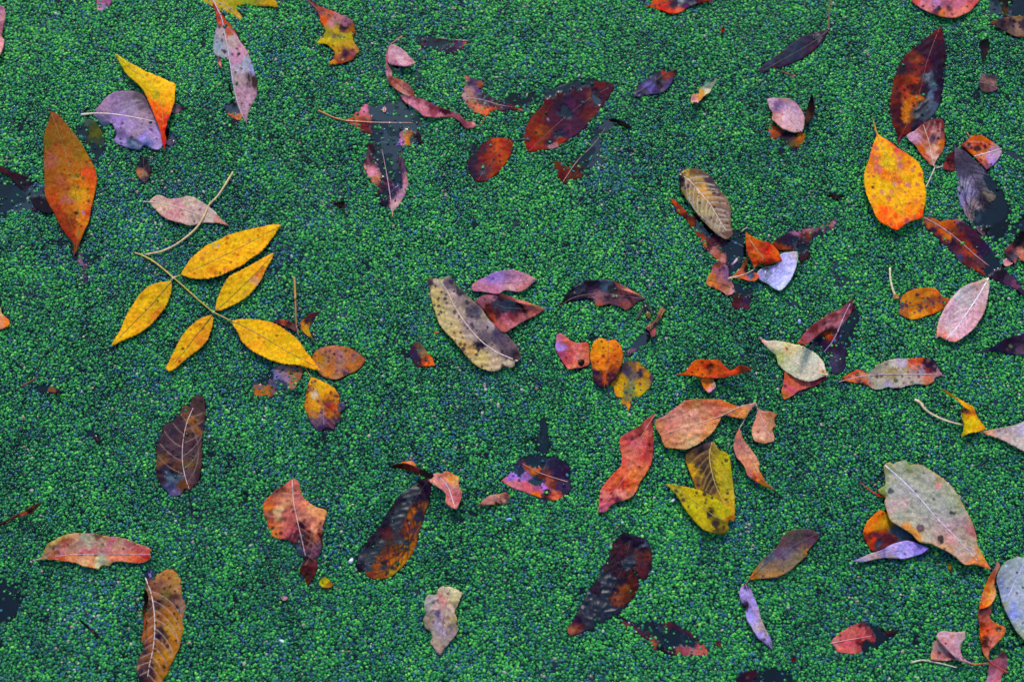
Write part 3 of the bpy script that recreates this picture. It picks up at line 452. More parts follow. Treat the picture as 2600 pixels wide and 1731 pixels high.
LEAF(FR, 'dark brown sliver of leaf standing at the right of the rounded pink leaf', LF, [B('A4', '422,630 440,700 430,770 408,800 385,842 362,870 380,790 385,730 400,680', None, '425,650,181418 415,720,603828 395,760,503028 405,700,302838 380,830,181418', z=5, cup=3)])
LEAF(FL, 'dark rotten leaf with rust orange ends under the rounded pink leaf', LF, [B('A4', '145,820 200,848 260,868 350,878 387,900 360,960 330,1012 290,1035 260,980 210,920 152,922 135,870', '190,850 260,900 300,1000', '155,860,c85828 180,890,984030 240,880,282030 260,940,383038 290,980,605838 320,900,302838 350,910,c06818 360,930,a84c18 330,970,885028 300,1010,182028', z=2.2, rr=0, crm=2)])
# ---- right
LEAF(FL, 'tall plum leaf with glowing orange lower left half and pale water shine', LF, [
 B('A4', '1270,170 1285,210 1300,300 1306,400 1290,500 1290,580 1270,680 1230,760 1170,822 1100,870 1030,905 1000,940 983,960 985,900 960,840 940,740 943,640 955,560 980,480 1010,410 1050,360 1110,310 1170,260 1232,210', '1272,180 1220,310 1180,430 1150,560 1110,700 1050,830 985,955',
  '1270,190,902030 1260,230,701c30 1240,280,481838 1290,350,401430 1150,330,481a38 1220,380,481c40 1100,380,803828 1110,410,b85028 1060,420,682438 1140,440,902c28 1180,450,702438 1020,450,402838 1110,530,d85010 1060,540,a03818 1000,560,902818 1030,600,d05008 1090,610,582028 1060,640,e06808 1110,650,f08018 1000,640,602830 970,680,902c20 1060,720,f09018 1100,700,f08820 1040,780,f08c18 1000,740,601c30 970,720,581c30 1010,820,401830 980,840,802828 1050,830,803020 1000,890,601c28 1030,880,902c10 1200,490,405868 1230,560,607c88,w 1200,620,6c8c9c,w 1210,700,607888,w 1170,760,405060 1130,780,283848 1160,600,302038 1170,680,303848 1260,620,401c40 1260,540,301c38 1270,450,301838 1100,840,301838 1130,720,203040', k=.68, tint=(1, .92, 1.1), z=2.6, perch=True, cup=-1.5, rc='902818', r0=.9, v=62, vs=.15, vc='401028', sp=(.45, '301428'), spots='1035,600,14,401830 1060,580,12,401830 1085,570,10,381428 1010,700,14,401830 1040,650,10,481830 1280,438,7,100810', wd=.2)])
LEAF(FL, 'bright orange yellow leaf with red blotches, tip up, at the right', LF, [
 B('A4', '825,785 842,830 870,895 930,935 980,975 1040,1010 1090,1045 1130,1085 1155,1130 1165,1200 1180,1280 1175,1350 1163,1400 1155,1440 1100,1462 1050,1482 1010,1512 985,1525 930,1500 880,1475 850,1440 830,1390 800,1330 778,1270 768,1200 775,1120 800,1060 820,990 836,940 850,905 838,860', '827,790 865,920 910,1040 960,1190 990,1290 1020,1400 1030,1480',
  '838,850,e89818 860,920,e89c08 830,980,d86030 900,930,e86018 880,970,e0a008 930,1000,d8a010 990,990,d05848 960,960,e05020 850,1060,d06840 830,1090,d8802c 860,1110,c86848 900,1080,c8a018 900,1160,e07818 800,1180,e0a418 950,1100,d8a418 1010,1100,d07848 1060,1080,e08c18 1120,1100,e8a010 1040,1170,e0a010 1000,1200,d86838 1100,1200,f0a808 1060,1230,e09820 1150,1300,f0a008 800,1270,e8a410 850,1220,e0a818 930,1250,e0a818 870,1320,e0a010 860,1400,f08c10 950,1360,e8a010 930,1410,ff6008 900,1450,f86808 980,1480,ff5c08 1050,1340,f0a008 1070,1400,f87408 1110,1390,f88808 1020,1450,ff7008 1140,1430,f85810 1050,1475,a04848 1090,1460,b05838', k=1.25, z=17, cup=2.5, rc='e0b040', r0=1.4, r1=.6, v=78, vd=1, vs=.35, vc='e8b830', va=45, se=2.2, sp_=10, sp=(.3, 'd05838'),
  spots='860,1115,30,c86050 850,985,14,c06050 1000,1050,14,c86050 850,1045,12,c06850 1060,1225,18,c06060 1118,1225,14,c06050 1090,1130,13,c07050 1135,1158,13,c04030 950,1272,15,c87058 930,1320,20,d06040 880,1265,13,d06848 835,1305,13,c86848 1000,1105,16,c87050 890,1278,14,c87058 1115,1330,14,e06040 1070,1350,11,e06030 965,1125,7,c03818 825,1243,9,301818 970,1220,11,b8a8a0 1010,1090,18,c87058 805,1350,5,e8e0d8', lift=[(850, 860, -6, 90)])])
LEAF(CL, 'salmon and brown leaf pair on a forked pale stem under the tall plum leaf', 'compound leaf', [
 B('A4', '1160,820 1250,788 1290,800 1300,860 1303,950 1290,1000 1252,1060 1226,1108 1190,1070 1140,1020 1110,970 1060,920 1052,902 1100,870', '1162,830 1200,950 1218,1050 1234,1106', '1230,820,602c40 1190,830,803840 1270,850,902c30 1180,880,a85040 1240,870,c08078 1090,900,c898b0 1120,930,b87880 1150,980,c85820 1190,950,c07050 1240,920,684058 1280,950,c85c20 1250,980,e0a080 1200,1010,d8a090 1240,1040,e0b0a0 1270,1010,c07050 1170,1040,c86038', z=5, rc='e8c0b0', r0=1.0, r1=1.8, v=60, vd=-1, vs=.4, vc='e0b0a0', crm=2, sp=(.3, '502838'), spots='1260,920,12,302038 1285,860,12,302038'),
 B('A4', '1295,1115 1310,1060 1350,1010 1368,1000 1368,1135 1330,1132', '1300,1112 1366,1092', '1320,1100,a04048 1350,1030,783040 1340,1070,401c28 1350,1120,803038', z=5, rr=0)],
 st=[S('A4', '1238,1112 1210,1175 1178,1243', 1.8, 1.8, 'd8c8b8', 5, 5, 'leaf_stem'), S('A4', '1240,1116 1290,1105 1350,1092', 1.6, 1.4, 'd8b8a8', 5, 5, 'leaf_stem'), S('A4', '1225,1090 1232,1104 1245,1114', 2.0, 2.2, 'c89880', 5.5, 5.5, 'leaf_stem')])
LEAF(FL, 'rusty orange leaf with black spots and a white rib beside the grey veined leaf', LF, [
 B('A4', '1408,962 1440,940 1500,898 1550,900 1600,928 1650,963 1683,1000 1655,1060 1622,1100 1582,1127 1540,1080 1490,1030 1450,1000', '1682,985 1600,1010 1500,1038', '1440,960,903028 1480,930,d86018 1540,920,c85028 1590,950,d86020 1500,960,c85018 1560,980,c84818 1490,1000,d07028 1620,980,b888a0 1650,1000,c0a0b0 1560,1030,d87c50 1600,1050,c898c8 1570,1070,b84828 1630,1070,a888c8 1590,1110,805070', z=4.2, rc='e8d0d0', r0=1.4, r1=1.8, v=50, vs=.25, crm=2.2, spots='1518,985,24,281418 1465,955,12,381c20 1570,975,14,381820 1540,950,9,481c18 1540,1030,9,402028 1600,960,10,482028', sp=(.5, '381820'))],
 st=[S('A4', '1449,875 1462,898 1478,922', 1.6, 1.4, 'c88848', 7, 5)])
LEAF(FL, 'grey mauve leaf with dark veins, its lower right end under water', LF, [
 B('A4', '1368,940 1385,985 1410,980 1450,1010 1500,1060 1560,1110 1600,1160 1640,1210 1680,1270 1715,1340 1727,1390 1700,1450 1640,1490 1590,1530 1570,1580 1520,1530 1480,1480 1440,1420 1402,1340 1385,1270 1392,1200 1370,1120 1365,1040', '1385,990 1450,1090 1500,1190 1545,1290 1562,1380',
  '1380,1020,685868 1400,1100,483c50 1450,1050,504858 1420,1160,585068 1480,1130,504858 1540,1130,685c70 1430,1230,a098a8 1480,1200,807088 1560,1180,706878 1600,1200,485868 1420,1290,9088b0 1480,1280,9488a8 1530,1250,504858 1430,1350,9880a0 1490,1360,a08888 1600,1290,807060 1620,1250,586878 1560,1330,302430 1590,1350,282430 1480,1420,988078 1530,1430,586070 1650,1330,304858 1640,1400,284454 1690,1360,305060 1600,1450,3c5868 1560,1500,384c60 1540,1540,806068 1580,1530,101018', z=2.6, rc='302838', r0=1.1, r1=.8, v=42, vd=1, va=60, vs=.6, vc='302c40', vt=1, vr=.5, crm=2, sp=(.4, '382c38'))])
LEAF(FL, 'pink veined leaf cut by the top edge at the right, dark spots along its rim', LF, [B('A4', '1085,-50 1087,8 1120,40 1170,70 1230,95 1290,112 1375,118 1430,97 1470,75 1500,42 1535,0 1540,-50', '1120,-10 1250,25 1400,20 1520,0', '1110,20,d86058 1160,15,e088a0 1200,50,d07878 1240,20,c888b0 1290,20,b06880 1250,70,582c40 1290,80,d07030 1330,100,c87068 1330,50,a05058 1380,40,d07888 1420,20,d87890 1380,80,e07068 1440,60,e87870 1490,20,d05858', z=7, cup=3, v=60, vs=.3, vc='a05070', rc='c08898', r0=1, sp=(.4, '301c38'), spots='1265,58,18,101820 1300,90,9,403038 1350,95,9,402830 1335,60,14,583048')])
LEAF(FL, 'black and slate wet leaf in the top right corner', LF, [B('A4', '1600,60 1620,20 1650,-40 1860,-40 1860,110 1760,105 1700,112 1650,108 1605,95', None, '1640,40,181c28 1680,10,302020 1700,60,583820 1720,20,181420 1780,20,405c68 1820,60,101830 1760,60,283c50 1640,80,182030', z=1.0, k=.9)])
LEAF(FL, 'brown leaf with black blotches below the wet leaf in the top right corner', LF, [B('A4', '1605,145 1650,135 1700,115 1760,110 1860,112 1860,248 1770,242 1700,205 1650,182', None, '1630,155,784828 1660,165,504040 1700,150,302838 1720,140,785040 1760,150,302440 1780,130,987048 1790,180,987060 1740,200,685048 1820,160,403040 1830,220,886050', z=3.6, crm=2, sp=(.6, '201830'))])
LEAF(FR, 'small black leaf scrap right of the tall plum leaf tip', LF, [B('A4', '1545,268 1592,258 1600,310 1582,360 1565,412 1540,350 1532,310', None, '1570,290,181020 1560,330,302028 1560,380,100c18', z=3.4, cup=3)])
LEAF(FR, 'little square brown leaf piece with a pale fold near the right edge', LF, [B('A4', '1548,490 1600,498 1643,502 1645,550 1655,592 1605,612 1550,602 1530,560', '1535,545 1600,560 1652,590', '1570,510,907068 1610,520,604858 1600,540,987060 1630,550,a87870 1560,580,483840 1600,585,604848 1570,600,785048 1630,595,805860', z=6, rc='b09088', r0=1, cup=4, crm=2)])
LEAF(FR, 'thin black sliver left of the bright orange yellow leaf', LF, [B('A4', '512,1292 560,1290 610,1296 642,1300 610,1312 560,1312 525,1304', None, '540,1300,281418 590,1305,401810 630,1302,181014', z=4.2, g=2)])
LEAF(FL, 'rust and plum leaf with a pink midrib slanting below the bright orange yellow leaf', LF, [
 B('B4', '1155,10 1200,0 1270,30 1340,20 1400,18 1450,50 1510,90 1550,150 1600,200 1640,260 1680,320 1720,370 1780,430 1830,500 1840,540 1790,492 1700,452 1640,432 1570,392 1510,360 1440,330 1400,300 1370,250 1310,200 1250,150 1200,90 1158,50', '1165,5 1280,70 1400,160 1500,250 1600,330',
  '1180,40,a05040 1210,60,c86030 1240,40,c87048 1300,40,d86820 1340,50,c05020 1400,30,a87080 1400,60,482c48 1450,80,482840 1230,100,482848 1280,110,d05820 1320,130,e07030 1270,150,382048 1350,90,884028 1420,120,802c28 1480,120,502040 1350,170,302038 1380,190,702838 1330,200,502848 1450,180,a03828 1500,180,401c38 1550,220,382048 1430,240,a04048 1400,280,504868 1480,240,c05020 1470,290,682c30 1520,270,784048 1590,280,304058 1560,310,704048 1540,370,c84010 1600,360,303850 1640,320,304058 1620,400,402040 1680,390,201828 1720,420,583858 1780,470,885070 1820,500,403050', k=0.8, z=2.8, rc='d8a0a8', r0=2.0, r1=1.0, rz=1.0, v=60, vs=.15, vc='301828', crm=2.2, tear=1.8, sp=(.55, '301c38'), wd=.2)])
LEAF('leaf_stalk', 'bare curved cream leaf stalk left of the spotted orange leaf', 'leaf stalk', [B('B4', '962,520 985,512 1000,528 1000,545 965,545', None, '980,530,c08858 985,542,a06840', z=5, n='stalk_foot')],
 st=[S('B4', '940,338 940,380 945,430 958,480 975,525', 2.4, 3.6, 'e8d8b0', 8, 6)])
LEAF(FL, 'flat orange leaf peppered with dark spots touching the pink white ribbed leaf', LF, [
 B('B4', '1010,550 1040,510 1090,485 1170,473 1250,483 1290,530 1355,545 1345,572 1290,612 1240,642 1180,660 1140,676 1085,682 1030,662 998,642 1012,600', '1005,602 1100,590 1200,565 1350,552',
  '1050,530,c87818 1100,520,c87818 1050,560,d08018 1170,500,c87020 1230,510,e07810 1150,560,b86c20 1220,560,985030 1280,560,a85030 1330,555,c07038 1280,590,d06018 1080,610,c88020 1030,630,b86830 1100,650,e09818 1150,640,e09010 1200,620,b85018 1240,630,e06818 1020,610,684860', z=3.4, perch=True, rc='583038', r0=1.0, r1=.6, v=70, vs=.12, spots='1120,518,14,402040 1145,603,14,402040 1180,600,9,402848 1100,640,9,503040 1230,580,8,402838 1190,540,10,583040 1265,565,8,402838 1045,560,9,604030', sp=(.7, '482848'))])
LEAF(FL, 'pale pink leaf with a white midrib slanting up to the right', LF, [
 B('B4', '1597,400 1599,450 1590,530 1575,600 1540,680 1500,740 1440,790 1402,815 1370,832 1330,822 1290,806 1272,795 1248,808 1252,740 1268,680 1300,610 1340,550 1390,490 1450,450 1530,425', '1592,410 1530,520 1450,640 1380,740 1312,812',
  '1560,440,c8a898 1580,500,d0a8a8 1500,450,b89088 1450,490,c0a8a8 1400,520,c8b8b8 1360,570,d0a8b0 1320,620,d8a8b0 1300,680,e0b0b8 1270,740,e8a8a0 1270,780,e09080 1300,800,f08878 1340,760,e8c0c0 1330,700,d8b0b8 1400,640,d8b8b8 1450,560,c8b0b0 1520,560,d8b0b0 1490,640,e0a8b0 1430,700,e8b8c0 1400,780,e8b0b8 1470,740,d8a0a8 1550,620,d89898 1370,820,e89890', z=12, cup=3, rc='f8f0f4', r0=2.2, r1=1.2, v=36, vd=1, va=50, vs=.35, vc='a08888', pil=2.2, spots='1500,582,6,181010', sp=(.08, 'c08080'), lift=[(1580, 450, 6, 90)], k=1.1)])
LEAF(FL, 'dark plum triangular leaf at the right edge, level with the cream leaf', LF, [B('B4', '1508,905 1570,880 1640,850 1700,812 1760,792 1860,780 1860,915 1760,916 1700,907 1640,892 1570,900', None, '1560,893,202c38,w 1640,870,201c38 1720,850,281830 1780,830,302038 1800,880,584058 1750,900,181430', z=3, perch=True, k=1.1, spots='1742,855,12,606840')])
LEAF(FL, 'wine red leaf with a pink midrib, lower half sunken behind the cream leaf', LF, [
 B('B4', '692,545 660,568 600,620 540,640 500,670 450,700 400,740 360,790 322,838 375,850 440,802 520,752 565,762 640,700 682,640 692,590', '690,550 640,650 592,765', '670,580,783848 640,610,a05060 560,650,904050 600,650,c07078 500,690,a05058 540,700,c87878 450,740,803840 480,750,b06068 400,790,b06070 360,820,b05050 540,745,481820 640,680,804048 600,700,c88088', k=0.85, z=6, rc='c898b0', r0=1.2, r1=2.4, cup=3, crm=2.8, rip=2.5, v=60, vs=.3, n='dry_half'),
 B('B4', '700,590 742,630 705,720 660,780 645,880 640,1000 600,1040 545,1030 520,935 470,905 400,852 440,805 520,752 570,765 640,705 685,640', '590,772 550,840 500,900', '710,640,283048 690,690,384860 650,740,484870 560,790,a83c18 540,775,c85010 600,800,302040 480,830,301c38 540,850,381c38 450,860,283048 600,870,281c38 580,930,504060 620,960,302840 560,980,403c58 620,820,404868 680,620,601828', z=0.4, rc='9878b0', r0=2.0, r1=1.2, rz=1.8, n='sunken_half')],
 st=[S('B4', '700,512 697,528 692,548', 2.2, 1.8, '302018', 5, 7)])
LEAF(FL, 'cream coloured pointed leaf lying on a red one right of centre', LF, [
 B('B4', '73,798 120,820 200,824 280,840 360,860 420,890 470,930 500,970 515,1020 532,1050 490,1060 440,1085 390,1092 320,1070 260,1035 200,980 182,920 150,890 110,850', '230,915 330,980 430,1030 530,1050', '85,815,d89880 110,840,e8b8a8 140,850,d8c8a8 220,860,d0cca8 300,880,d8c898 250,870,d8bc80 400,900,c8c8a8 240,940,c8c8a0 220,930,b0b870 330,940,d0ccb0 430,960,d0d0b8 480,1000,d8c8b0 300,1010,c0c0a0 400,1040,d0c8b0 450,1060,c8c0a8 360,1060,c0b8a0 510,1045,d8a880', tint=(1.1, 1.0, 1.0), z=11, rc='e8d8b8', r0=.9, r1=1.6, v=60, vd=-1, vs=.25, vc='a8a488', se=1.5, spots='258,877,9,483830 365,872,8,806838 236,912,8,a0a840 225,927,7,98a040', sp=(.06, '887858'), cup=1.5, lift=[(90, 810, 5, 60)], k=1.05)])
LEAF(FL, 'coral red leaf poking out below the cream coloured pointed leaf', LF, [B('B4', '240,1030 300,1058 390,1088 450,1078 545,1058 502,1086 440,1122 380,1140 330,1162 292,1190 240,1212 222,1172 232,1110', '500,1070 380,1110 240,1170', '260,1060,d86040 260,1120,d86068 300,1110,e07858 340,1120,d06058 300,1170,c86070 400,1110,d87060 450,1100,a04058 510,1068,702038 240,1190,c87838', z=5, rr=0, v=50, vs=.3, vc='a03038', crm=2.4, tear=1.4)])
LEAF(FL, 'beige leaf with a red left end and a red upper right lobe', LF, [
 B('B4', '588,1102 640,1060 690,1030 740,1014 782,1032 820,1020 850,990 910,960 970,945 1040,943 1100,938 1180,937 1230,960 1262,1000 1272,1030 1290,1050 1240,1065 1232,1090 1180,1116 1120,1110 1050,1122 990,1135 930,1132 880,1146 820,1135 770,1112 700,1102 640,1092', '600,1096 740,1060 900,1045 1080,1045 1220,1045',
  '610,1092,502028 660,1060,c85830 720,1040,c04828 700,1080,d86848 770,1050,c07050 780,1090,c05038 760,1100,481c28 840,1020,988878 830,1080,a89888 880,1000,a89880 900,1080,b0a088 960,980,c8b8a8 1000,970,c8b0c0 950,1030,a89060 1000,1080,b0a090 1040,1020,b0a078 1080,970,e05838 1120,990,e87858 1150,960,c84828 1100,1020,b89088 1070,1090,b8a098 1130,1070,c8a090 1160,1020,a08898 1180,970,402038 1210,970,301838 1200,1010,983838 1190,1080,d07058 1240,1000,402840 1260,1040,b08080 1120,1100,b8a898 880,1120,a8a890 930,1120,a898b0', z=5, rc='c8b0b8', r0=1.0, r1=1.6, v=56, vd=-1, vs=.25, vc='d0c0b0', spots='852,1050,14,385020 977,1085,18,485838 1085,1098,12,606848 1030,1100,8,583848 920,980,9,705850 1240,1020,12,301828 720,1045,12,401828 810,1100,10,704850', sp=(.4, '684848'), tear=1.6)], st=[S('B4', '1230,1045 1270,1050 1307,1058', 2.2, 2.2, 'a89098', 5.5, 5)])
LEAF(FL, 'golden yellow leaf twisted like a ribbon with a thick curved stalk', LF, [
 B('B4', '1268,1133 1330,1162 1380,1198 1440,1232 1485,1258 1475,1275 1435,1262 1400,1228 1330,1182', None, '1290,1145,d88810 1350,1180,f0a800 1400,1215,f0b000 1450,1240,f8b000 1470,1262,f0a008', z=18, tilt=((1268, 1133, -6), (1480, 1265, 4)), n='upper_twist', sp=(.1, 'a06008'), cup=4),
 B('B4', '1435,1240 1488,1258 1512,1310 1542,1360 1577,1405 1530,1425 1470,1436 1413,1462 1425,1420 1432,1380 1415,1330 1410,1295', '1470,1265 1500,1340 1530,1420', '1460,1255,f8b000 1440,1275,503038 1460,1280,a05828 1470,1290,d07020 1430,1300,e8b000 1480,1320,f0b400 1450,1350,f0c000 1500,1370,f8c000 1540,1400,e8a008 1560,1405,d88010 1450,1410,f0c000 1425,1450,c8a808 1500,1410,e8b000', z=18, rr=0, n='lower_twist', lift=[(1420, 1455, -8, 60), (1575, 1405, -5, 50)], sp=(.1, 'a87008'), se=1.6, spots='1438,1275,13,402030')],
 st=[S('B4', '1103,1213 1135,1228 1165,1268 1200,1298 1270,1335 1345,1362 1432,1382', 3.6, 1.8, 'e8c8a0', 9, 14)])
LEAF(FL, 'pale pinkish leaf at the right edge touching the yellow ribbon leaf', LF, [B('B4', '1535,1428 1600,1415 1680,1400 1760,1383 1829,1360 1880,1340 1880,1580 1829,1557 1760,1520 1690,1482 1600,1450', '1540,1430 1700,1450 1860,1455', '1560,1428,d88860 1600,1430,d8a088 1680,1430,c8b0a8 1760,1420,c8b0b0 1820,1400,c8b8c8 1800,1480,d0bcb0 1700,1465,d0b0a0', z=9, rc='c8b8b8', r0=.8, v=50, vs=.2, se=1.6, mc='d0906c', mw=2, sp=(.08, '907878'))])
LEAF(FR, 'dark rotten leaf clump at the right edge above the rust and plum leaf', LF, [
 B('A4', '1860,1380 1800,1430 1760,1480 1740,1530 1765,1580 1790,1620 1820,1560 1860,1540', None, '1800,1460,181430 1760,1500,283c50 1790,1560,101020 1840,1480,101028', z=2, n='wet_scrap'),
 B('B4', '1700,240 1730,190 1760,160 1790,120 1800,100 1860,90 1860,300 1810,290 1790,270 1770,310 1735,280', None, '1740,200,803840 1770,170,302030 1790,150,101018 1800,240,c87868 1820,260,c06858 1850,200,302028 1760,250,304058 1740,240,502830', z=4, crm=3, n='rotten_scrap'),
 B('B4', '1688,290 1720,275 1755,310 1735,325 1705,330', None, '1710,300,e0a0a8 1735,315,d89090', z=5, n='pink_scrap')])
# ---- centre cluster of the tan veined leaf
LEAF(FL, 'dark sunken leaf with a rusty left margin under the tan white veined leaf', LF, [
 B('B3', '1043,-130 1100,-90 1150,-42 1182,0 1240,-20 1440,60 1475,100 1520,110 1540,180 1552,240 1522,300 1490,370 1440,405 1425,400 1430,325 1400,312 1350,282 1300,232 1270,192 1230,132 1190,82 1150,12 1100,-30 1068,-90', '1330,90 1420,140 1540,200',
  '1065,-105,d04820 1090,-70,803028 1120,-40,b04828 1150,0,602028 1180,40,803018 1230,60,283048 1300,110,243448 1280,60,283c50 1350,150,502038 1240,130,883020 1270,180,c05030 1310,200,502028 1330,220,c07870 1360,260,a85840 1390,290,c88080 1410,300,401c20 1420,200,304858 1480,150,3c5870 1500,220,344c60 1460,280,405c6c 1500,290,3c5868 1470,360,405868 1440,380,406070 1380,180,582838', z=1.8, rc='9880b0', r0=.8, r1=.8, rz=2)])
LEAF(FL, 'dusty pink and orange wrinkled leaf at the lower left of the orange folded cluster', LF, [
 B('B3', '1345,305 1400,312 1432,330 1440,400 1462,440 1475,500 1440,522 1380,490 1330,470 1293,452 1298,400 1322,370 1330,335', '1300,420 1380,440 1450,470', '1370,330,904840 1400,350,a87090 1420,400,886080 1360,380,a86870 1390,420,b87070 1330,400,c87040 1320,430,d87838 1310,450,d08858 1350,450,c06838 1400,460,a06050 1430,480,b87858 1440,500,c08070 1455,505,d090a0', z=4.2, rc='905048', r0=.8, crm=3, rip=2.5, sp=(.4, '483048')),
 B('B3', '1440,420 1490,440 1530,470 1592,500 1582,560 1572,618 1530,605 1510,615 1465,602 1460,550 1480,490', None, '1490,460,405c70 1530,500,283048 1500,540,482028 1520,580,602840 1570,540,302840 1560,600,682838 1480,590,582028 1540,560,402048', z=0.8, n='sunken_tip')])
LEAF(FL, 'tan leaf with bold white side veins, rounded end up, right of centre', LF, [
 B('A3', '1112,1153 1150,1130 1200,1118 1260,1130 1320,1170 1360,1230 1400,1290 1440,1340 1452,1400 1448,1460 1460,1530 1468,1550 1455,1572 1420,1588 1370,1560 1310,1510 1250,1450 1200,1380 1150,1310 1120,1250 1108,1200', '1114,1155 1180,1200 1240,1270 1310,1350 1370,1450 1445,1565',
  '1130,1150,c8a060 1160,1150,c89850 1200,1135,785838 1260,1150,685048 1310,1190,503c48 1340,1240,584450 1125,1190,181820 1130,1230,383038 1170,1220,a88060 1160,1270,a08450 1240,1200,b08850 1270,1250,d89848 1300,1290,d09850 1210,1290,a88c50 1180,1320,988060 1250,1360,b09868 1220,1390,a08858 1350,1320,a07858 1370,1270,705450 1400,1330,906c58 1290,1400,b09868 1300,1460,a08468 1400,1400,8c6c60 1430,1420,907068 1360,1500,a88c70 1430,1500,906c58 1400,1560,987868 1440,1560,785848', z=14, cup=-3, rc='f0d8c8', r0=1.8, r1=.9, v=42, vd=1, va=58, vs=.6, vc='e0c8b0', vt=1, vr=.55, pil=1.8, sp=(.6, '403038'), se=1.2)])
LEAF(FL, 'deep orange folded leaf with a pale rib between tan and lavender leaves', LF, [
 B('B3', '1548,98 1590,130 1650,158 1720,180 1760,220 1775,250 1792,292 1730,310 1680,320 1640,315 1605,347 1590,300 1560,240 1553,180', '1550,105 1595,180 1670,278', '1560,130,c85828 1600,170,d05020 1650,190,b83c18 1600,230,d86028 1580,210,c05030 1640,250,d05c28 1690,200,b03818 1720,220,d84c18 1700,250,c84010 1670,290,a03818 1740,260,e85410 1770,280,d04810 1720,300,902808 1620,310,b84018 1610,330,d86838 1690,310,982c08', z=17, rc='c8a078', r0=1.2, r1=1.4, cup=-5, crm=2.5, v=60, vs=.2, vc='902810', sp=(.15, '601c10'), spots='1688,222,7,401818 1585,182,7,502020', n='blade'),
 B('B3', '1428,410 1480,380 1510,350 1540,290 1560,262 1566,330 1575,365 1620,372 1640,385 1625,420 1590,428 1555,420 1500,408', '1430,410 1500,395 1560,375 1615,345', '1550,300,c85830 1530,350,d07050 1560,340,482428 1500,380,c86040 1590,380,384858,d 1580,400,5870a0,d 1600,415,d05820 1550,412,e06830 1470,402,d88868 1630,400,c85030', z=7, rc='e8c8c0', r0=1.6, r1=.9, rz=1.5, n='lower_fold', cup=4)],
 st=[S('B3', '1520,103 1535,88 1562,72', 2.0, 2.4, 'a89890', 9, 7)])
LEAF(FL, 'lavender white leaf under the deep orange folded leaf', LF, [
 B('B3', '1760,310 1778,252 1828,238 1893,230 1896,290 1878,350 1858,400 1828,450 1778,490 1728,470 1688,440 1648,420 1623,385 1640,355 1678,335 1728,325', '1692,432 1780,345 1891,240', '1650,390,a8a0d0 1690,400,8888a0 1700,350,606878 1740,340,9890c0 1760,300,b8a8d8 1820,260,c0b8e8 1870,250,c0a8b0 1860,300,c8c0f0 1840,360,c8c4f0 1800,410,c8c8f0 1780,470,d0d0d8 1740,430,c0c0e8 1720,400,b0b0d8 1760,380,b8b0e8', z=8, rc='c8b8f8', r0=1.4, r1=1.0, v=55, vd=1, va=48, vs=.5, vc='e8e4ff', vt=1, vr=.5, cup=1, mc='e0d8c8', mw=2, sp=(.05, '706880'), k=1.05)],
 st=[S('B3', '1682,358 1678,385 1683,410 1694,434', 2.2, 1.8, 'd0c0d0', 12, 9)])
LEAF(FL, 'dark wet leaf with a pink upper margin right of the orange folded leaf', LF, [
 B('B4', '597,12 580,50 560,80 500,122 440,145 405,180 412,240 380,292 340,302 325,235 300,230 260,222 200,222 160,175 190,145 230,122 300,95 390,80 470,60 540,35', '590,18 480,85 330,150',
  '580,30,c08088 540,50,a06068 500,75,a06878 450,80,885068 400,90,a87090 350,100,b87898 300,105,a06888 540,80,283c4c 480,105,344c5c 430,130,304050 360,125,602c28 400,110,a04818 280,130,382440 220,140,302038 250,180,2c2040 300,170,282c44 350,180,302038 200,190,803018 240,215,904010 370,230,203040 390,270,401c28 350,290,381820', z=1.6, rr=0)])
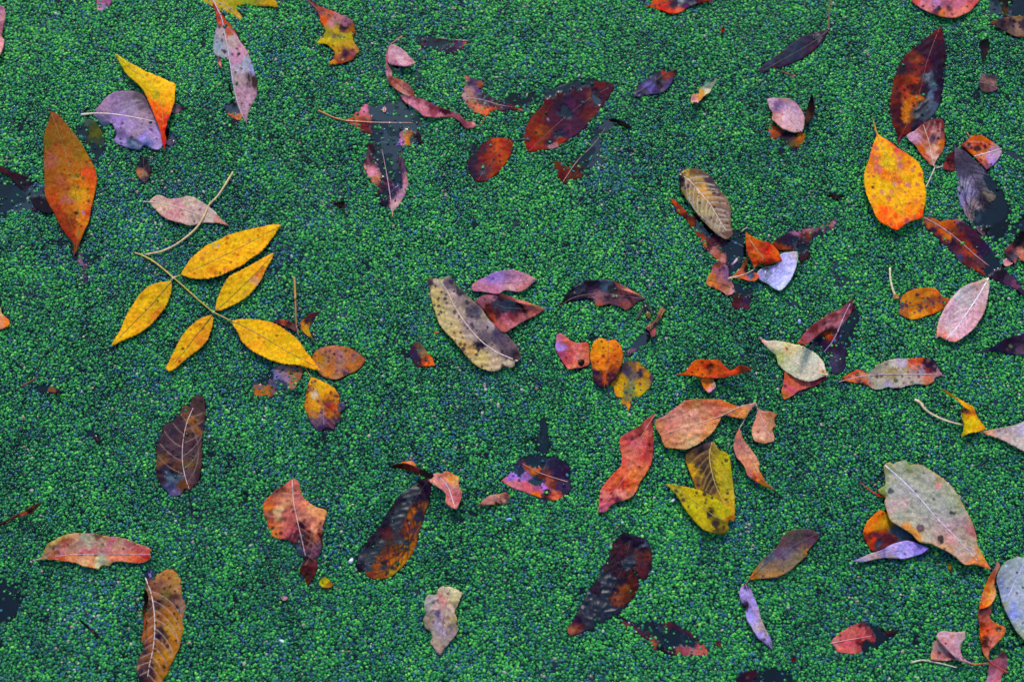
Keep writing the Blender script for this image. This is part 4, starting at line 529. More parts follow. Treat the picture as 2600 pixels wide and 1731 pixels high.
# ---- centre
LEAF(CL, 'brown compound leaf on a straight tan stem partly under the yellow compound leaf', 'compound leaf', [
 B('B2', '110,700 130,688 170,681 230,698 268,722 262,765 220,742 160,716', '265,735 200,705 120,695', '140,692,582840 180,700,a84828 220,720,402028 250,740,684040 250,720,803838', z=4.2, rr=0),
 B('B2', '290,722 310,680 350,648 425,630 398,652 372,690 352,740 372,800 395,832 345,792 308,760', '290,722 340,680 420,632', '310,710,c07818 330,680,803010 380,645,582028 350,690,302030 330,740,c89010 350,770,c09010 375,810,685838', z=3.0, rr=0),
 B('B2', '372,932 400,890 450,865 520,853 600,865 660,890 700,920 724,945 710,980 670,1020 610,1046 560,1072 500,1077 450,1062 412,1032 388,985', '390,975 550,970 715,950', '410,920,c07828 450,890,b07050 520,880,c07858 600,900,b87038 560,920,a87070 660,920,a06858 690,950,b06830 480,930,b07850 430,980,c08048 500,990,b86830 560,1010,a87060 620,990,c07030 480,1040,c87828 540,1060,b07050 600,1035,604050 430,1020,b06858', z=4.4, perch=True, rc='a07058', r0=.7, v=60, vs=.15, sp=(.65, '603848'), spots='462,922,8,302028 437,918,7,302028', mc='905038', mw=2),
 B('B2', '140,985 300,983 307,1040 287,1090 250,1142 200,1142 150,1152 110,1192 50,1192 -10,1182 -30,1140 -10,1100 50,1060 100,1020', '300,990 180,1060 20,1140', '270,1000,b07868 290,1060,a06848 230,1040,b88858 200,1080,a88098 250,1100,b06850 180,1010,a08080 140,1060,8078a8 90,1060,505c88,w 160,1130,7870b0,w 120,1110,585078 50,1100,303c58,w 30,1140,a07060 80,1160,b07028 20,1165,b86828 110,1170,885048', z=1.6, rc='805860', r0=.7, sp=(.5, '604058')),
 B('B2', '362,1060 420,1080 480,1110 530,1150 553,1195 550,1230 585,1225 590,1270 555,1300 562,1350 530,1382 520,1420 470,1402 430,1422 390,1402 350,1332 325,1260 330,1180 345,1110', '365,1065 410,1160 440,1250 450,1390', '380,1090,e0a010 440,1110,e8a810 500,1150,e8a010 530,1190,c87818 360,1140,a86838 350,1200,d08820 390,1180,d8b898 380,1240,e89818 400,1280,d09010 340,1230,d07818 450,1180,e8a810 480,1200,d07810 500,1250,a83810 480,1230,703030 530,1260,d06018 430,1300,a07078 390,1310,b07038 440,1350,685070 500,1310,c06018 520,1330,804838 400,1370,604868 430,1400,382848 500,1380,583050 540,1370,402848 575,1250,383c60', z=4.0, perch=True, rc='c09050', r0=.8, v=48, vs=.25, sp=(.75, '602c38'), spots='340,1165,12,502028 370,1100,9,502028 345,1130,8,582830 495,1165,12,903820 470,1240,16,803038 540,1190,8,602028', tear=1.4)],
 st=[S('B2', '255,405 258,470 261,548', 3.4, 2.9, 'd09848', 7, 7, 'leaf_stem'), S('B2', '261,548 264,640 268,720', 2.6, 1.8, 'b07840', 7, 5.5, 'rachis'), S('B2', '257,548 265,550', 3.6, 3.6, 'a06838', 7.2, 7.2, 'node'), S('B2', '268,720 275,760 286,800', 1.9, 1.5, 'a06048', 5.5, 5, 'rachis'), S('B2', '318,985 335,1015 362,1062', 1.0, 1.2, 'c09048', 5, 5, 'leaflet_stalk'), S('B2', '268,722 300,722', 1.3, 1.0, '804828', 5, 4, 'leaflet_stalk')])
LEAF(FR, 'small maroon wedge of leaf with an orange corner left of the tan spotted leaf', LF, [B('B2', '1060,823 1100,845 1130,885 1170,940 1190,988 1130,993 1070,993 1030,962 1018,895', None, '1050,870,402040 1080,860,685038 1110,880,706050 1060,930,302848 1090,960,382038 1130,960,882820 1155,970,e06018 1170,985,c84818 1120,910,907048', z=2.2, k=1.1)])
LEAF(FL, 'big tan leaf with black spots slanting across the centre', LF, [
 B('B2', '1130,410 1180,408 1235,412 1278,392 1310,430 1350,470 1400,520 1450,565 1500,610 1540,670 1600,730 1650,770 1710,830 1740,880 1757,930 1735,962 1718,965 1717,985 1682,1007 1650,990 1632,998 1610,1020 1560,1027 1500,1010 1450,980 1390,920 1350,870 1310,820 1260,770 1220,720 1190,640 1165,560 1150,470', '1200,415 1260,480 1320,600 1400,720 1500,830 1600,900 1738,957',
  '1150,430,584040 1180,430,c8b098 1230,440,c0a890 1190,490,c8ac78 1280,440,706068 1350,490,282838 1300,500,c0a498 1400,560,907870 1360,560,a88c88 1200,580,c8b068 1260,560,b8a080 1300,600,c0a888 1450,640,585060 1500,650,a89080 1220,670,c8b078 1280,700,c8b080 1370,640,c0a890 1430,720,a08888 1550,720,b09898 1520,790,706068 1600,800,584c60 1300,790,c8a870 1350,780,d0b080 1380,850,c8a060 1420,800,b8a090 1480,870,201828 1440,900,d0a868 1420,930,c0a070 1500,940,d0b078 1500,990,c8a870 1560,900,b09888 1600,960,d0b090 1650,900,604c58 1680,860,786068 1710,920,403038 1700,970,c0a890 1560,1000,d0b088 1650,840,685460', z=9, cup=2.5, rc='e8c8b8', r0=1.2, r1=2.2, v=58, vd=-1, va=55, vs=.35, vc='887068', pil=1.6, mc='806048', mw=1.5, sp=(.55, '403040'), se=1.2,
  spots='1155,445,14,403038 1190,460,9,403038 1232,500,10,302830 1210,545,11,403038 1250,545,13,403038 1265,572,9,403038 1205,592,10,403038 1228,635,9,403038 1315,630,14,504048 1400,570,16,403848 1350,500,22,302838 1295,430,18,302838 1400,610,12,403848 1455,620,26,504858 1345,660,10,403038 1295,713,8,403038 1312,770,7,302028 1355,770,7,302028 1400,740,9,302830 1370,800,8,503848 1505,845,24,181428 1535,740,9,403040 1440,770,9,504048 1505,760,7,403040 1375,880,16,402c38 1440,735,14,504850')])
LEAF(FL, 'dusty pink and violet leaf beside the upper end of the tan spotted leaf', LF, [
 B('B2', '1428,462 1460,430 1520,400 1580,370 1650,355 1720,354 1780,375 1829,398 1862,415 1835,440 1790,480 1740,500 1690,492 1650,490 1610,512 1560,506 1500,496 1440,490', '1435,465 1520,450 1600,440 1720,435 1858,415', '1450,465,c07888 1500,440,c080a8 1520,470,c88090 1560,400,a078b8 1600,410,b088c8 1650,380,907098 1620,450,c890b8 1700,380,b88098 1760,390,b87890 1800,410,c88890 1740,430,d898a8 1700,470,d8a0a0 1640,475,c88898 1580,490,c87890 1780,470,c87878', z=9, rc='c88898', r0=.9, v=48, vd=1, vs=.3, vc='8868a0', crm=1.6, se=1.4, cup=2, sp=(.2, '784878'))])
LEAF(FL, 'dark folded leaf with coral edges tucked behind the tan spotted leaf', LF, [
 B('B2', '1455,558 1500,526 1600,512 1640,525 1700,555 1760,575 1829,590 1922,612 1880,640 1829,668 1800,682 1740,716 1700,742 1645,768 1600,740 1560,690 1520,630 1480,592', '1520,540 1640,600 1760,610 1918,612',
  '1480,560,b06878 1520,545,a06070 1560,530,c07888 1600,530,482838 1540,590,602028 1580,570,384c60,d 1640,580,303c50,d 1700,600,384c5c,d 1650,620,34405c,d 1740,590,302838 1560,660,a03818 1600,690,b85858 1610,640,502030 1660,680,c06878 1700,650,903848 1700,710,d88088 1640,740,c06860 1780,620,582030 1830,600,803840 1850,620,a85058 1890,612,b86060 1780,670,c07078 1840,650,c86868', k=0.8, z=7, cup=3, rc='602838', r0=1, crm=2, v=60, vs=.3, vc='301828'),
 B('B2', '1600,508 1640,515 1700,535 1760,555 1829,577 1922,608 1860,595 1780,580 1700,558 1640,530', None, '1620,514,b05858 1700,545,c87068 1780,568,d88070 1860,595,c07060', z=13, n='rolled_edge', tilt=((1600, 508, 0), (1900, 600, -3)))])
LEAF(FR, 'tiny orange leaf scrap at the left rim of the tan spotted leaf', LF, [B('B2', '1178,768 1195,757 1212,766 1205,776 1185,776', None, '1190,768,c87048', z=5, g=2)])
LEAF(FL, 'black arched leaf with a purple pink right end above the yellow orange trio', LF, [
 B('B3', '298,618 330,560 370,500 420,460 480,430 560,419 640,417 680,425 720,458 780,490 830,513 885,545 840,562 800,592 752,620 730,602 690,590 640,580 600,590 555,592 548,562 552,548 500,540 450,552 400,567 350,577 320,602', '320,595 380,550 450,525 560,512 640,512 740,530 880,545',
  '310,600,482018 350,550,201828 400,500,201c30 450,470,283048 480,520,301c38 520,450,301830 520,500,583c60 560,440,302840 590,430,405468 640,440,405868 620,470,4c6880 660,500,101020 600,500,a07080 560,540,b87880 590,560,a86060 580,580,c86850 640,540,482c40 630,530,b08090 700,450,302030 710,500,784050 690,560,784860 750,540,905868 760,590,a85858 740,560,a06070 800,540,804858 850,548,785060 820,520,583040 720,465,b07080', k=0.6, z=4.2, perch=True, cup=3.5, rc='704860', r0=.8, r1=1.2, crm=1.8, se=1.3, v=60, vs=.2),
 B('B3', '672,424 720,450 780,482 835,512 885,543 830,518 770,498 700,464', None, '690,435,d07068 740,465,e08878 800,500,d07868 860,530,a85858', z=12, n='curled_edge', se=1.5)])
LEAF(FL, 'thin rolled brown leaf stalk end pointing up right beside the dead wasp', LF, [
 B('B3', '985,598 1003,608 1017,618 992,660 962,710 948,790 935,797 920,790 915,765 888,735 900,720 940,690 972,640', '1000,612 965,670 930,720 895,735', '1000,615,b88058 990,640,804020 960,680,786058 975,650,704030 930,705,885048 900,728,c08878 930,750,301c20 950,720,201818 940,770,a05860 925,780,783840', z=8, cup=5, rc='905838', r0=1.6, r1=1.2, crm=2, n='rolled_tip'),
 B('B3', '888,738 915,770 920,800 900,835 880,852 820,892 780,922 750,940 738,930 745,895 790,850 840,790', None, '890,760,4c6478 860,800,405870 820,840,3c5068 780,880,405870 760,910,384860 800,900,805068 910,810,101018', z=-0.2, n='sunken_blade')])
LEAF(FL, 'coral pink leaf left of the round topped orange leaf', LF, [
 B('B3', '300,782 325,774 358,795 410,830 450,840 500,838 517,880 515,930 512,975 500,990 420,1005 370,1009 340,970 310,932 288,870 292,820', '320,890 420,878 512,862', '320,800,d07888 350,820,d06868 310,850,b888c8 340,870,a888d0 380,840,d86058 440,850,d87068 500,850,c84838 340,920,b05068 400,900,c85058 440,920,d87878 490,900,c86050 380,960,b84c50 430,980,d06050 500,960,c85850 390,1000,e08868', z=4.6, rc='c87868', r0=1, v=60, vs=.25, vc='e08878', crm=2.8, rip=2.4, tear=1.5, spots='358,935,8,401820', sp=(.2, '883040'))])
LEAF(FL, 'round topped orange leaf with a plum pointed foot', LF, [
 B('B3', '560,815 600,807 637,824 680,815 715,850 727,880 737,910 730,970 710,1020 680,1080 640,1120 610,1135 570,1120 540,1090 532,1010 520,940 525,880', '638,825 640,920 625,1030 612,1130', '570,840,f09008 610,830,f09010 590,900,f09410 550,920,e88818 680,840,e07818 700,880,e07010 640,870,f08810 660,920,e06c18 710,930,c86828 600,950,e88010 560,980,d88020 640,970,d06418 690,980,b85020 620,1000,e08010 660,1010,903018 700,1010,803028 550,1030,402040 580,1040,603028 560,1070,482838 610,1050,c85818 600,1080,b05018 640,1080,401c38 620,1115,381838 570,1105,381838 660,1050,401c38', z=9, cup=-2.5, rc='c06010', r0=.7, v=44, vs=.15, vc='b84c10', sp=(.75, '803020'), spots='560,1035,20,301838 680,880,9,a04018 620,890,9,b04810')])
LEAF(FL, 'mustard and grey mottled leaf at the lower right of the round topped orange leaf', LF, [
 B('B3', '755,968 795,958 850,978 890,1010 942,1070 930,1112 890,1152 850,1192 798,1200 792,1250 772,1292 740,1250 722,1230 742,1200 690,1192 670,1130 648,1100 690,1050 705,1010', '770,965 780,1080 780,1280', '760,990,483848 800,980,806038 850,1000,b88038 770,1030,484058 860,1040,402848 900,1050,c08828 930,1080,604858 820,1060,706058 700,1070,c08818 680,1110,e0a008 740,1090,c89418 790,1110,888058 850,1110,c09028 890,1110,b08848 720,1160,e0a810 700,1180,d09018 780,1160,788848 840,1160,c8a018 810,1190,888040 760,1220,807850 770,1260,e09018 750,1245,c88818', z=2.6, rr=0, sp=(.7, '403058'), tear=2.2, crm=2)])
LEAF('leaf_debris', 'dark bead with a white glint on the coral pink leaf', 'bead', [B('B3', '433,965 440,950 458,943 476,950 483,968 476,986 458,992 440,985', None, '450,975,281c20 458,955,685048 470,970,181014', z=8.5, perch=True, se=0, tear=0, g=1.6, cup=-5, th=5, lift=[(458, 968, 4, 16)])], group=None)
LEAF(FL, 'deep orange curled leaf with bat wing shape right of the mottled trio', LF, [
 B('B3', '1083,1047 1150,1028 1200,962 1240,945 1300,950 1370,950 1410,988 1450,1018 1510,984 1550,990 1592,1020 1530,1037 1470,1052 1380,1072 1320,1068 1255,1068 1220,1058 1150,1052', None, '1110,1045,c85020 1170,1020,d85c20 1220,970,e06020 1270,960,c85020 1350,960,d85820 1250,1010,e06828 1300,1000,783018 1390,990,b84820 1340,1030,d05020 1430,1020,c85020 1500,1000,a04020 1540,1000,602c20 1480,1030,c84c18 1390,1060,903018 1580,1020,783828', z=14, cup=3, crm=3, rip=3, sp=(.35, '702810'), mc='a83818', mw=2),
 B('B3', '1250,1068 1300,1066 1340,1090 1352,1130 1330,1150 1308,1167 1270,1132 1258,1100', None, '1280,1080,e87838 1300,1120,e89858 1320,1150,d890a8 1280,1120,d06828 1345,1125,b09890', z=9, crm=3, cup=4, n='lower_fold')])
LEAF(FR, 'slate sunken leaf strip at the foot of the bare water patch, lower centre', LF, [B('B3', '190,1330 225,1340 240,1400 232,1440 245,1500 225,1568 190,1560 175,1500 195,1430 175,1380', None, '210,1370,304858 220,1400,507080 200,1450,283848 215,1520,406070', z=-0.2)])
# ---- lower right of centre
LEAF(CL, 'salmon compound leaf: one large leaflet and two small ones on a forked stem', 'compound leaf', [
 B('B3', '948,1360 1010,1320 1080,1270 1150,1222 1200,1208 1300,1210 1390,1215 1450,1240 1520,1260 1560,1247 1618,1237 1582,1282 1545,1337 1480,1332 1400,1320 1372,1370 1332,1430 1270,1482 1210,1522 1150,1541 1080,1535 1020,1527 988,1460 960,1410', '990,1448 1100,1410 1250,1368 1400,1315 1510,1262 1612,1238',
  '980,1370,c87858 1040,1320,c88070 1100,1280,c88070 1170,1240,b86c48 1240,1230,a87048 1300,1220,c86c50 1380,1240,c06040 1440,1255,c85828 1100,1340,d88c78 1200,1300,d89080 1280,1300,c87860 1350,1290,c87058 1420,1290,d88868 1480,1290,d07040 1540,1310,e89058 1580,1265,d89070 1050,1400,d08068 1010,1430,c87858 1060,1470,d88868 1150,1420,e0a080 1240,1400,e0a080 1300,1400,e89868 1200,1460,e8a878 1120,1500,d8986c 1040,1510,c88050 1330,1360,e89058 1180,1510,e0b080 1280,1450,d88850', z=14, cup=-2, rc='d8a090', r0=1.2, r1=1.8, v=62, vd=-1, vs=.3, vc='e0a890', crm=3, rip=2.5, sp=(.25, 'a05038'), se=1.3),
 B('B3', '1508,1395 1525,1450 1560,1510 1610,1578 1636,1625 1640,1680 1670,1735 1702,1778 1752,1815 1690,1795 1620,1758 1560,1710 1540,1650 1490,1590 1472,1530 1482,1460', '1508,1400 1530,1520 1590,1620 1650,1730 1740,1808', '1505,1430,c87858 1510,1500,b87068 1500,1550,c88070 1550,1560,d89080 1600,1600,e0a080 1560,1640,d88068 1620,1650,e8a070 1580,1700,c87868 1640,1720,d87030 1620,1740,904838 1690,1770,a86018 1735,1808,886018', z=10, cup=5, rc='c89080', r0=1.3, v=38, vs=.3, vc='804038', crm=3, rip=2.5),
 B('B3', '1625,1265 1660,1283 1700,1290 1762,1310 1740,1345 1748,1380 1728,1410 1735,1440 1738,1490 1700,1497 1680,1502 1620,1490 1590,1430 1600,1370 1620,1320', '1625,1265 1660,1340 1700,1430 1735,1488', '1640,1300,d88870 1690,1320,c88860 1740,1320,a86848 1620,1380,d88870 1660,1380,e09880 1720,1380,c08060 1610,1440,e0a088 1650,1450,e8b098 1700,1450,d89078 1640,1485,c88060 1690,1490,d89070', z=6, rc='e0b0a8', r0=1.8, r1=1.0, v=44, vs=.2, tear=1.8, cup=2, sp=(.3, 'b05838'))],
 st=[S('B3', '1610,1242 1582,1275 1550,1325 1530,1370 1510,1400', 1.8, 1.2, 'd0b8b0', 13, 10, 'leaf_stem'), S('B3', '1612,1236 1628,1262', 2.4, 1.8, 'd0b8a8', 13, 8, 'leaf_stem'), S('B3', '1600,1244 1617,1232', 2.6, 2.6, 'd8c0b0', 14, 14, 'node')])
LEAF(FL, 'coral red crinkled leaf curving down left of the large salmon leaflet', LF, [
 B('B3', '957,1303 935,1350 937,1450 937,1540 925,1630 880,1718 850,1760 830,1808 790,1863 720,1888 665,1908 620,1958 572,1958 580,1868 590,1808 630,1748 680,1698 722,1655 728,1600 718,1530 718,1470 790,1420 840,1390 892,1340', '952,1308 880,1420 820,1540 790,1640 740,1740 610,1910',
  '935,1335,903c38 900,1380,a84848 850,1420,803038 880,1450,d86860 920,1480,b84840 780,1450,a84848 750,1500,c85850 820,1500,d87078 780,1560,d86860 860,1560,d86058 900,1600,c84c48 920,1530,b04040 760,1620,d86050 820,1640,e07860 860,1680,e07050 790,1700,f07848 730,1700,e06848 740,1760,b84030 790,1780,e86038 820,1790,e87850 700,1760,d06038 670,1800,c04c40 720,1830,e89080 640,1800,d86048 620,1850,d87870 770,1850,d07860 660,1870,b85058 610,1900,c86070 590,1940,b86078 700,1880,683040', z=9, cup=-3, rc='d08878', r0=1.4, r1=.8, v=52, vs=.25, vc='a83838', crm=3.5, rip=3, se=1.3, sp=(.15, '701828'), spots='848,1570,6,401820 800,1475,12,402028 912,1510,10,401c28')])
LEAF(FL, 'yellow spotted leaf folded over itself, two lobes meeting at a point', LF, [
 B('C3', '1158,45 1200,10 1250,-10 1300,-22 1335,-28 1365,20 1432,55 1447,100 1460,200 1472,300 1478,400 1474,482 1440,485 1400,425 1360,372 1300,322 1230,300 1200,230 1170,150 1153,90', '1328,-22 1310,60 1320,150 1350,260 1400,370 1442,482',
  '1200,30,584038 1250,10,302428 1300,0,584048 1180,80,785830 1180,130,c89418 1200,190,d09818 1240,70,704838 1270,130,503838 1290,200,483038 1240,240,785038 1230,200,b08828 1230,280,a87c28 1300,280,583c38 1330,240,402c30 1340,300,705038 1370,360,a07c28 1360,30,a88838 1400,60,b09828 1430,90,c8b028 1380,130,b8a020 1440,150,b8a418 1360,200,b89c18 1420,220,a89818 1400,290,b89c18 1450,320,c0a018 1420,380,b8901c 1460,430,d09c18', z=8, rc='d8b868', r0=1.6, r1=1.0, v=46, vd=1, va=55, vs=.4, vc='d8b848', pil=1.4, cup=-3, sp=(.35, '403028'), spots='1420,358,11,403828 1415,95,9,605030 1215,140,9,403030 1235,260,14,403030 1195,250,9,403030', n='rear_lobe'),
 B('C3', '1022,256 1100,260 1160,275 1240,293 1320,330 1380,370 1440,420 1477,468 1472,500 1442,492 1430,520 1440,545 1412,582 1330,576 1280,560 1220,510 1170,450 1130,390 1088,320', '1026,260 1130,310 1250,400 1350,470 1415,495',
  '1050,268,b89830 1090,290,a09030 1150,300,c8a818 1200,300,d0b018 1280,330,c8ac18 1340,360,c8b020 1180,380,c8b020 1130,350,b09830 1240,430,c8b018 1300,400,c0a418 1390,400,b8a818 1420,430,b8a818 1460,480,a06018 1380,450,c8b018 1280,480,c8b028 1250,520,c0a828 1320,450,504028 1350,520,483828 1340,550,584028 1320,540,b89820 1400,520,887820 1430,540,a08820 1410,570,685018', z=14, cup=2, rc='b8a040', r0=.9, r1=1.4, v=60, vd=1, vs=.25, vc='a89020', sp=(.3, '383028'), spots='1087,297,14,283028 1280,320,17,201828 1168,402,10,283038 1292,358,8,483828 1285,378,7,483828 1310,450,22,302828 1345,520,22,302028 1120,325,8,403828 1135,360,14,584c38 1215,330,7,584c38 1325,395,9,806c28 1405,540,12,302020', n='front_lobe', se=1.2)],
 st=[S('C3', '985,268 1005,262 1026,259', .9, 1.0, '302018', 8, 12)])
LEAF(FL, 'purple and pink leaf with slate wet top, right of the tiny curled brown leaf', LF, [
 B('C3', '-72,232 -20,190 20,120 60,78 130,60 220,62 320,90 372,130 388,180 382,240 392,290 330,347 290,360 220,357 150,332 80,307 0,277', '370,240 270,210 160,170 70,120',
  '-50,228,c06878 -10,210,a878c8 20,190,b080d8 40,160,6878a8,w 60,120,402c48 100,90,283040 160,90,384860 200,100,506c80,w 140,130,4c6880,w 180,120,486078 110,150,a03c18 150,165,c85c18 60,170,7870b0,w 90,210,a070b8 40,240,d07888 0,255,e08070 100,260,d86870 150,220,405868,w 190,240,4c6078,w 200,200,683028 240,220,a84c40 280,250,703028 200,280,c878c8 160,290,b85878 160,320,f07828 220,310,503868,w 260,300,d05850 280,340,e06848 300,270,483060 250,120,302c44 320,120,282440 350,170,301c3c 300,190,302048 350,290,302c4c 340,250,483858 220,335,402028 310,320,a04838', z=2.6, perch=False, rc='d09080', r0=1.6, r1=.7, rz=1.4, sp=(.4, '402048'), wd=.25)])
LEAF(FR, 'tiny curled brown leaf arched like a bridge, lower centre', LF, [B('C2', '1463,410 1500,368 1560,325 1610,320 1662,310 1685,345 1682,400 1672,443 1650,412 1600,393 1540,393 1490,402', '1665,312 1600,345 1500,375', '1480,400,785048 1520,360,b07870 1570,335,c08880 1560,380,c88870 1620,340,b87868 1640,370,c89080 1660,330,885048 1670,420,a07860 1610,390,483028', z=9, cup=-5, rr=0, crm=2.5, v=45, vs=.3, vc='704038')])
LEAF(FL, 'crumpled terracotta leaf with a long black tapering foot', LF, [
 B('C2', '235,222 268,226 290,260 302,320 332,360 392,400 468,437 460,490 440,540 442,640 430,700 402,760 405,810 378,880 352,915 340,955 328,890 295,830 310,780 328,750 290,720 250,650 205,625 150,617 108,600 80,540 55,480 48,400 80,340 130,290 200,255', '240,228 250,380 275,500 310,650 335,760',
  '250,250,c87060 280,260,b86858 220,280,c87058 180,290,804038 120,310,785048 130,340,c87058 90,370,c86040 80,420,e07838 200,350,d08068 160,400,e0906c 120,450,d0a078 160,450,c8a878 90,460,905048 100,520,d06840 200,450,b86058 230,500,b85858 180,520,c86858 130,580,d87838 200,560,c86860 250,560,b05058 260,600,682838 280,340,c07068 310,400,d88060 380,430,e8a070 440,450,e09060 290,450,c87868 350,480,c87060 420,510,d88868 300,520,401828 340,530,a85850 380,550,e0886c 330,580,481820 400,600,b84c38 350,620,602428 430,620,401c20 300,620,202838 280,680,304858,w 320,690,384058,w 340,670,582838 380,700,784860 410,690,584058 350,740,402838 340,790,502028 390,790,682830 350,850,482020 380,830,602428 345,920,802818 310,790,502024', z=6, perch=True, cup=-3, rc='e8b8b0', r0=1.9, r1=.8, v=60, vs=.25, vc='d89888', crm=4, rip=3.5, sp=(.3, '602028'), tear=1.5, tilt=((200, 300, 3), (340, 900, -3)))])
LEAF(FR, 'small bright yellow leaf scrap beside the black foot of the terracotta leaf', LF, [B('C2', '428,885 458,868 480,890 500,905 515,930 480,940 440,937 418,908', None, '440,900,b8b010 470,910,c8b818 460,880,b0a018 505,928,704018 490,935,a06018', z=5, crm=2.5, tear=2, g=2.2, spots='440,908,8,304818')])
LEAF(FR, 'tiny dusty pink leaf crumb below the terracotta leaf', LF, [B('C2', '162,1000 190,995 210,1008 200,1025 172,1020', None, '185,1008,c0a0a0 195,1018,987078', z=5, g=2, crm=2)])
LEAF(FL, 'big dark leaf with fiery orange lower right side in the lower centre', LF, [
 B('C2', '1157,208 1162,300 1142,390 1112,480 1082,570 1067,640 1040,710 1000,770 950,822 900,865 840,885 780,882 730,860 722,830 708,825 680,838 664,790 680,730 710,670 760,600 810,550 850,480 900,400 960,320 1030,270 1100,225', '1150,215 1060,350 980,490 900,640 850,720 790,800',
  '1130,240,301838 1100,260,482838 1120,310,401c40 1060,280,283440 1000,330,283c48 950,370,302c40 980,400,283c48 1030,370,28384c 900,440,281830 850,500,201838 920,500,283c4c 960,460,28404c 880,570,803038 850,560,602038 900,600,704038 930,560,2c3c4c 800,600,281838 820,640,28404c 760,650,181430 740,700,28384c 790,700,28404c 700,760,28303c 740,760,304858 700,800,281830 750,820,385868 1090,350,301840 1110,400,a86838 1080,400,502838 1050,440,d07020 1040,460,c06828 1080,470,403040 1100,450,482c48 1060,510,c06828 1020,520,904838 1000,560,c85828 1050,560,784850 1020,610,d06820 970,580,803c38 950,630,384858 1000,660,506020 980,680,c88818 1030,680,d87810 980,740,e88c10 900,720,c86818 870,700,784838 850,740,b85c20 820,780,c86c28 900,770,e8801c 950,790,e8a018 880,830,d08c18 920,840,c8a020 820,850,c06c30 850,800,402c3c 780,860,a04830 750,850,a85838 930,690,904820', z=4.4, perch=True, cup=-2, rc='281428', r0=1.3, r1=.8, v=52, vd=1, va=55, vs=.6, vc='201028', vt=1, vr=.45, sp=(.5, '301830'), k=.62,
  spots='1075,480,30,303850 910,720,10,402030 995,690,14,382840 940,725,10,402438 845,805,20,384858 905,810,16,402838 1015,510,7,c0b8c8 1000,640,16,303848 965,680,12,402840 870,840,12,403040')])
LEAF(FL, 'dry curled leaf: thin arched rim and a pink lobe over the big dark leaf tip', LF, [
 B('C2', '1142,235 1165,205 1182,185 1200,182 1240,182 1255,167 1290,178 1320,195 1345,208 1346,265 1352,285 1367,302 1360,350 1332,422 1292,410 1255,372 1257,318 1200,272', '1195,183 1270,270 1320,418', '1165,225,e09880 1190,210,e09898 1230,220,d88070 1270,180,d88060 1310,210,f09848 1335,215,e8b068 1330,260,e0a070 1210,260,d88078 1270,250,d88890 1310,290,c87880 1345,300,c07068 1270,320,d07078 1300,350,d88080 1340,350,c06060 1290,400,c87068 1330,400,d88078', z=17, cup=3, rc='f0c8c0', r0=1.2, r1=2.0, v=60, vd=-1, vs=.3, vc='f0b0a8', crm=3, rip=2.5, mc='e08058', mw=1.5, n='lobe', sp=(.2, 'c05050')),
 B('C2', '813,258 832,200 850,165 880,128 920,108 985,106 1033,101 1060,118 1095,135 1150,146 1200,182 1180,196 1140,172 1100,158 1050,140 1000,118 930,120 890,142 862,175 840,215', None, '825,240,402018 850,180,a06848 900,125,c87850 960,112,c85c28 1030,110,d88060 1070,130,c06030 1110,145,d09070 1160,165,d09880 1190,185,d88870', z=20, tilt=((815, 250, -14), (960, 110, 0)), cup=-2, n='arched_rim', th=2),
 B('C2', '880,145 930,122 1000,120 1050,141 1100,160 1140,175 1182,197 1160,222 1140,212 1080,190 1000,160 930,150', None, '950,135,481810 1050,150,582010 1150,195,201008 1000,140,682808 900,142,201008', z=13, n='shaded_inner_side', tilt=((1000, 110, 4), (1080, 220, -6)))])  # shadow below the arch put into the dark colours of this flap
LEAF('seed', 'white drop shaped seed husk left of the big dark leaf', 'seed', [B('C2', '655,718 648,740 640,775 625,788 610,780 615,762 632,745', None, '625,770,e8ecf0 640,745,c0c8d0', z=6, perch=True, se=0, tear=0, g=1.6, cup=-4, lift=[(622, 772, 3, 12)])], group='small seeds and husks')
LEAF(FL, 'ragged pale beige leaf standing alone in the lower centre', LF, [
 B('C2', '1240,935 1290,937 1330,955 1372,975 1357,1020 1340,1055 1322,1090 1320,1110 1335,1150 1328,1180 1342,1215 1312,1262 1280,1312 1255,1335 1240,1352 1222,1382 1190,1350 1158,1312 1167,1262 1160,1235 1138,1215 1110,1160 1122,1100 1120,1030 1150,988 1205,985 1212,950', '1288,950 1260,1050 1245,1150 1225,1375',
  '1250,950,c8b098 1300,960,d8c8a0 1350,980,d8c098 1320,1020,c8b888 1280,1000,d0b890 1220,1000,c07870 1240,1040,d09090 1180,1010,b0a098 1200,1060,c8a098 1150,1050,a8a098 1280,1070,c8a890 1300,1060,b89c70 1140,1110,908078 1200,1110,706080 1180,1120,a89488 1240,1120,b09490 1290,1110,c8a898 1310,1150,b8a070 1150,1180,a89078 1200,1180,a890a0 1260,1180,b89888 1310,1200,887068 1220,1240,b8a0b8 1180,1250,a89888 1280,1240,a08888 1250,1300,988880 1190,1300,b09880 1220,1350,b09080', z=5.5, rc='b88c78', r0=.9, r1=1.1, v=55, vd=1, vs=.25, vc='d8c8b0', crm=3.5, rip=3, tear=2.8, sp=(.45, '705860'), spots='1205,1105,16,605078 1210,1128,12,605878')],
 st=[S('C2', '1224,1370 1220,1386', 1.5, 1.2, '704838', 5, 4.5)])
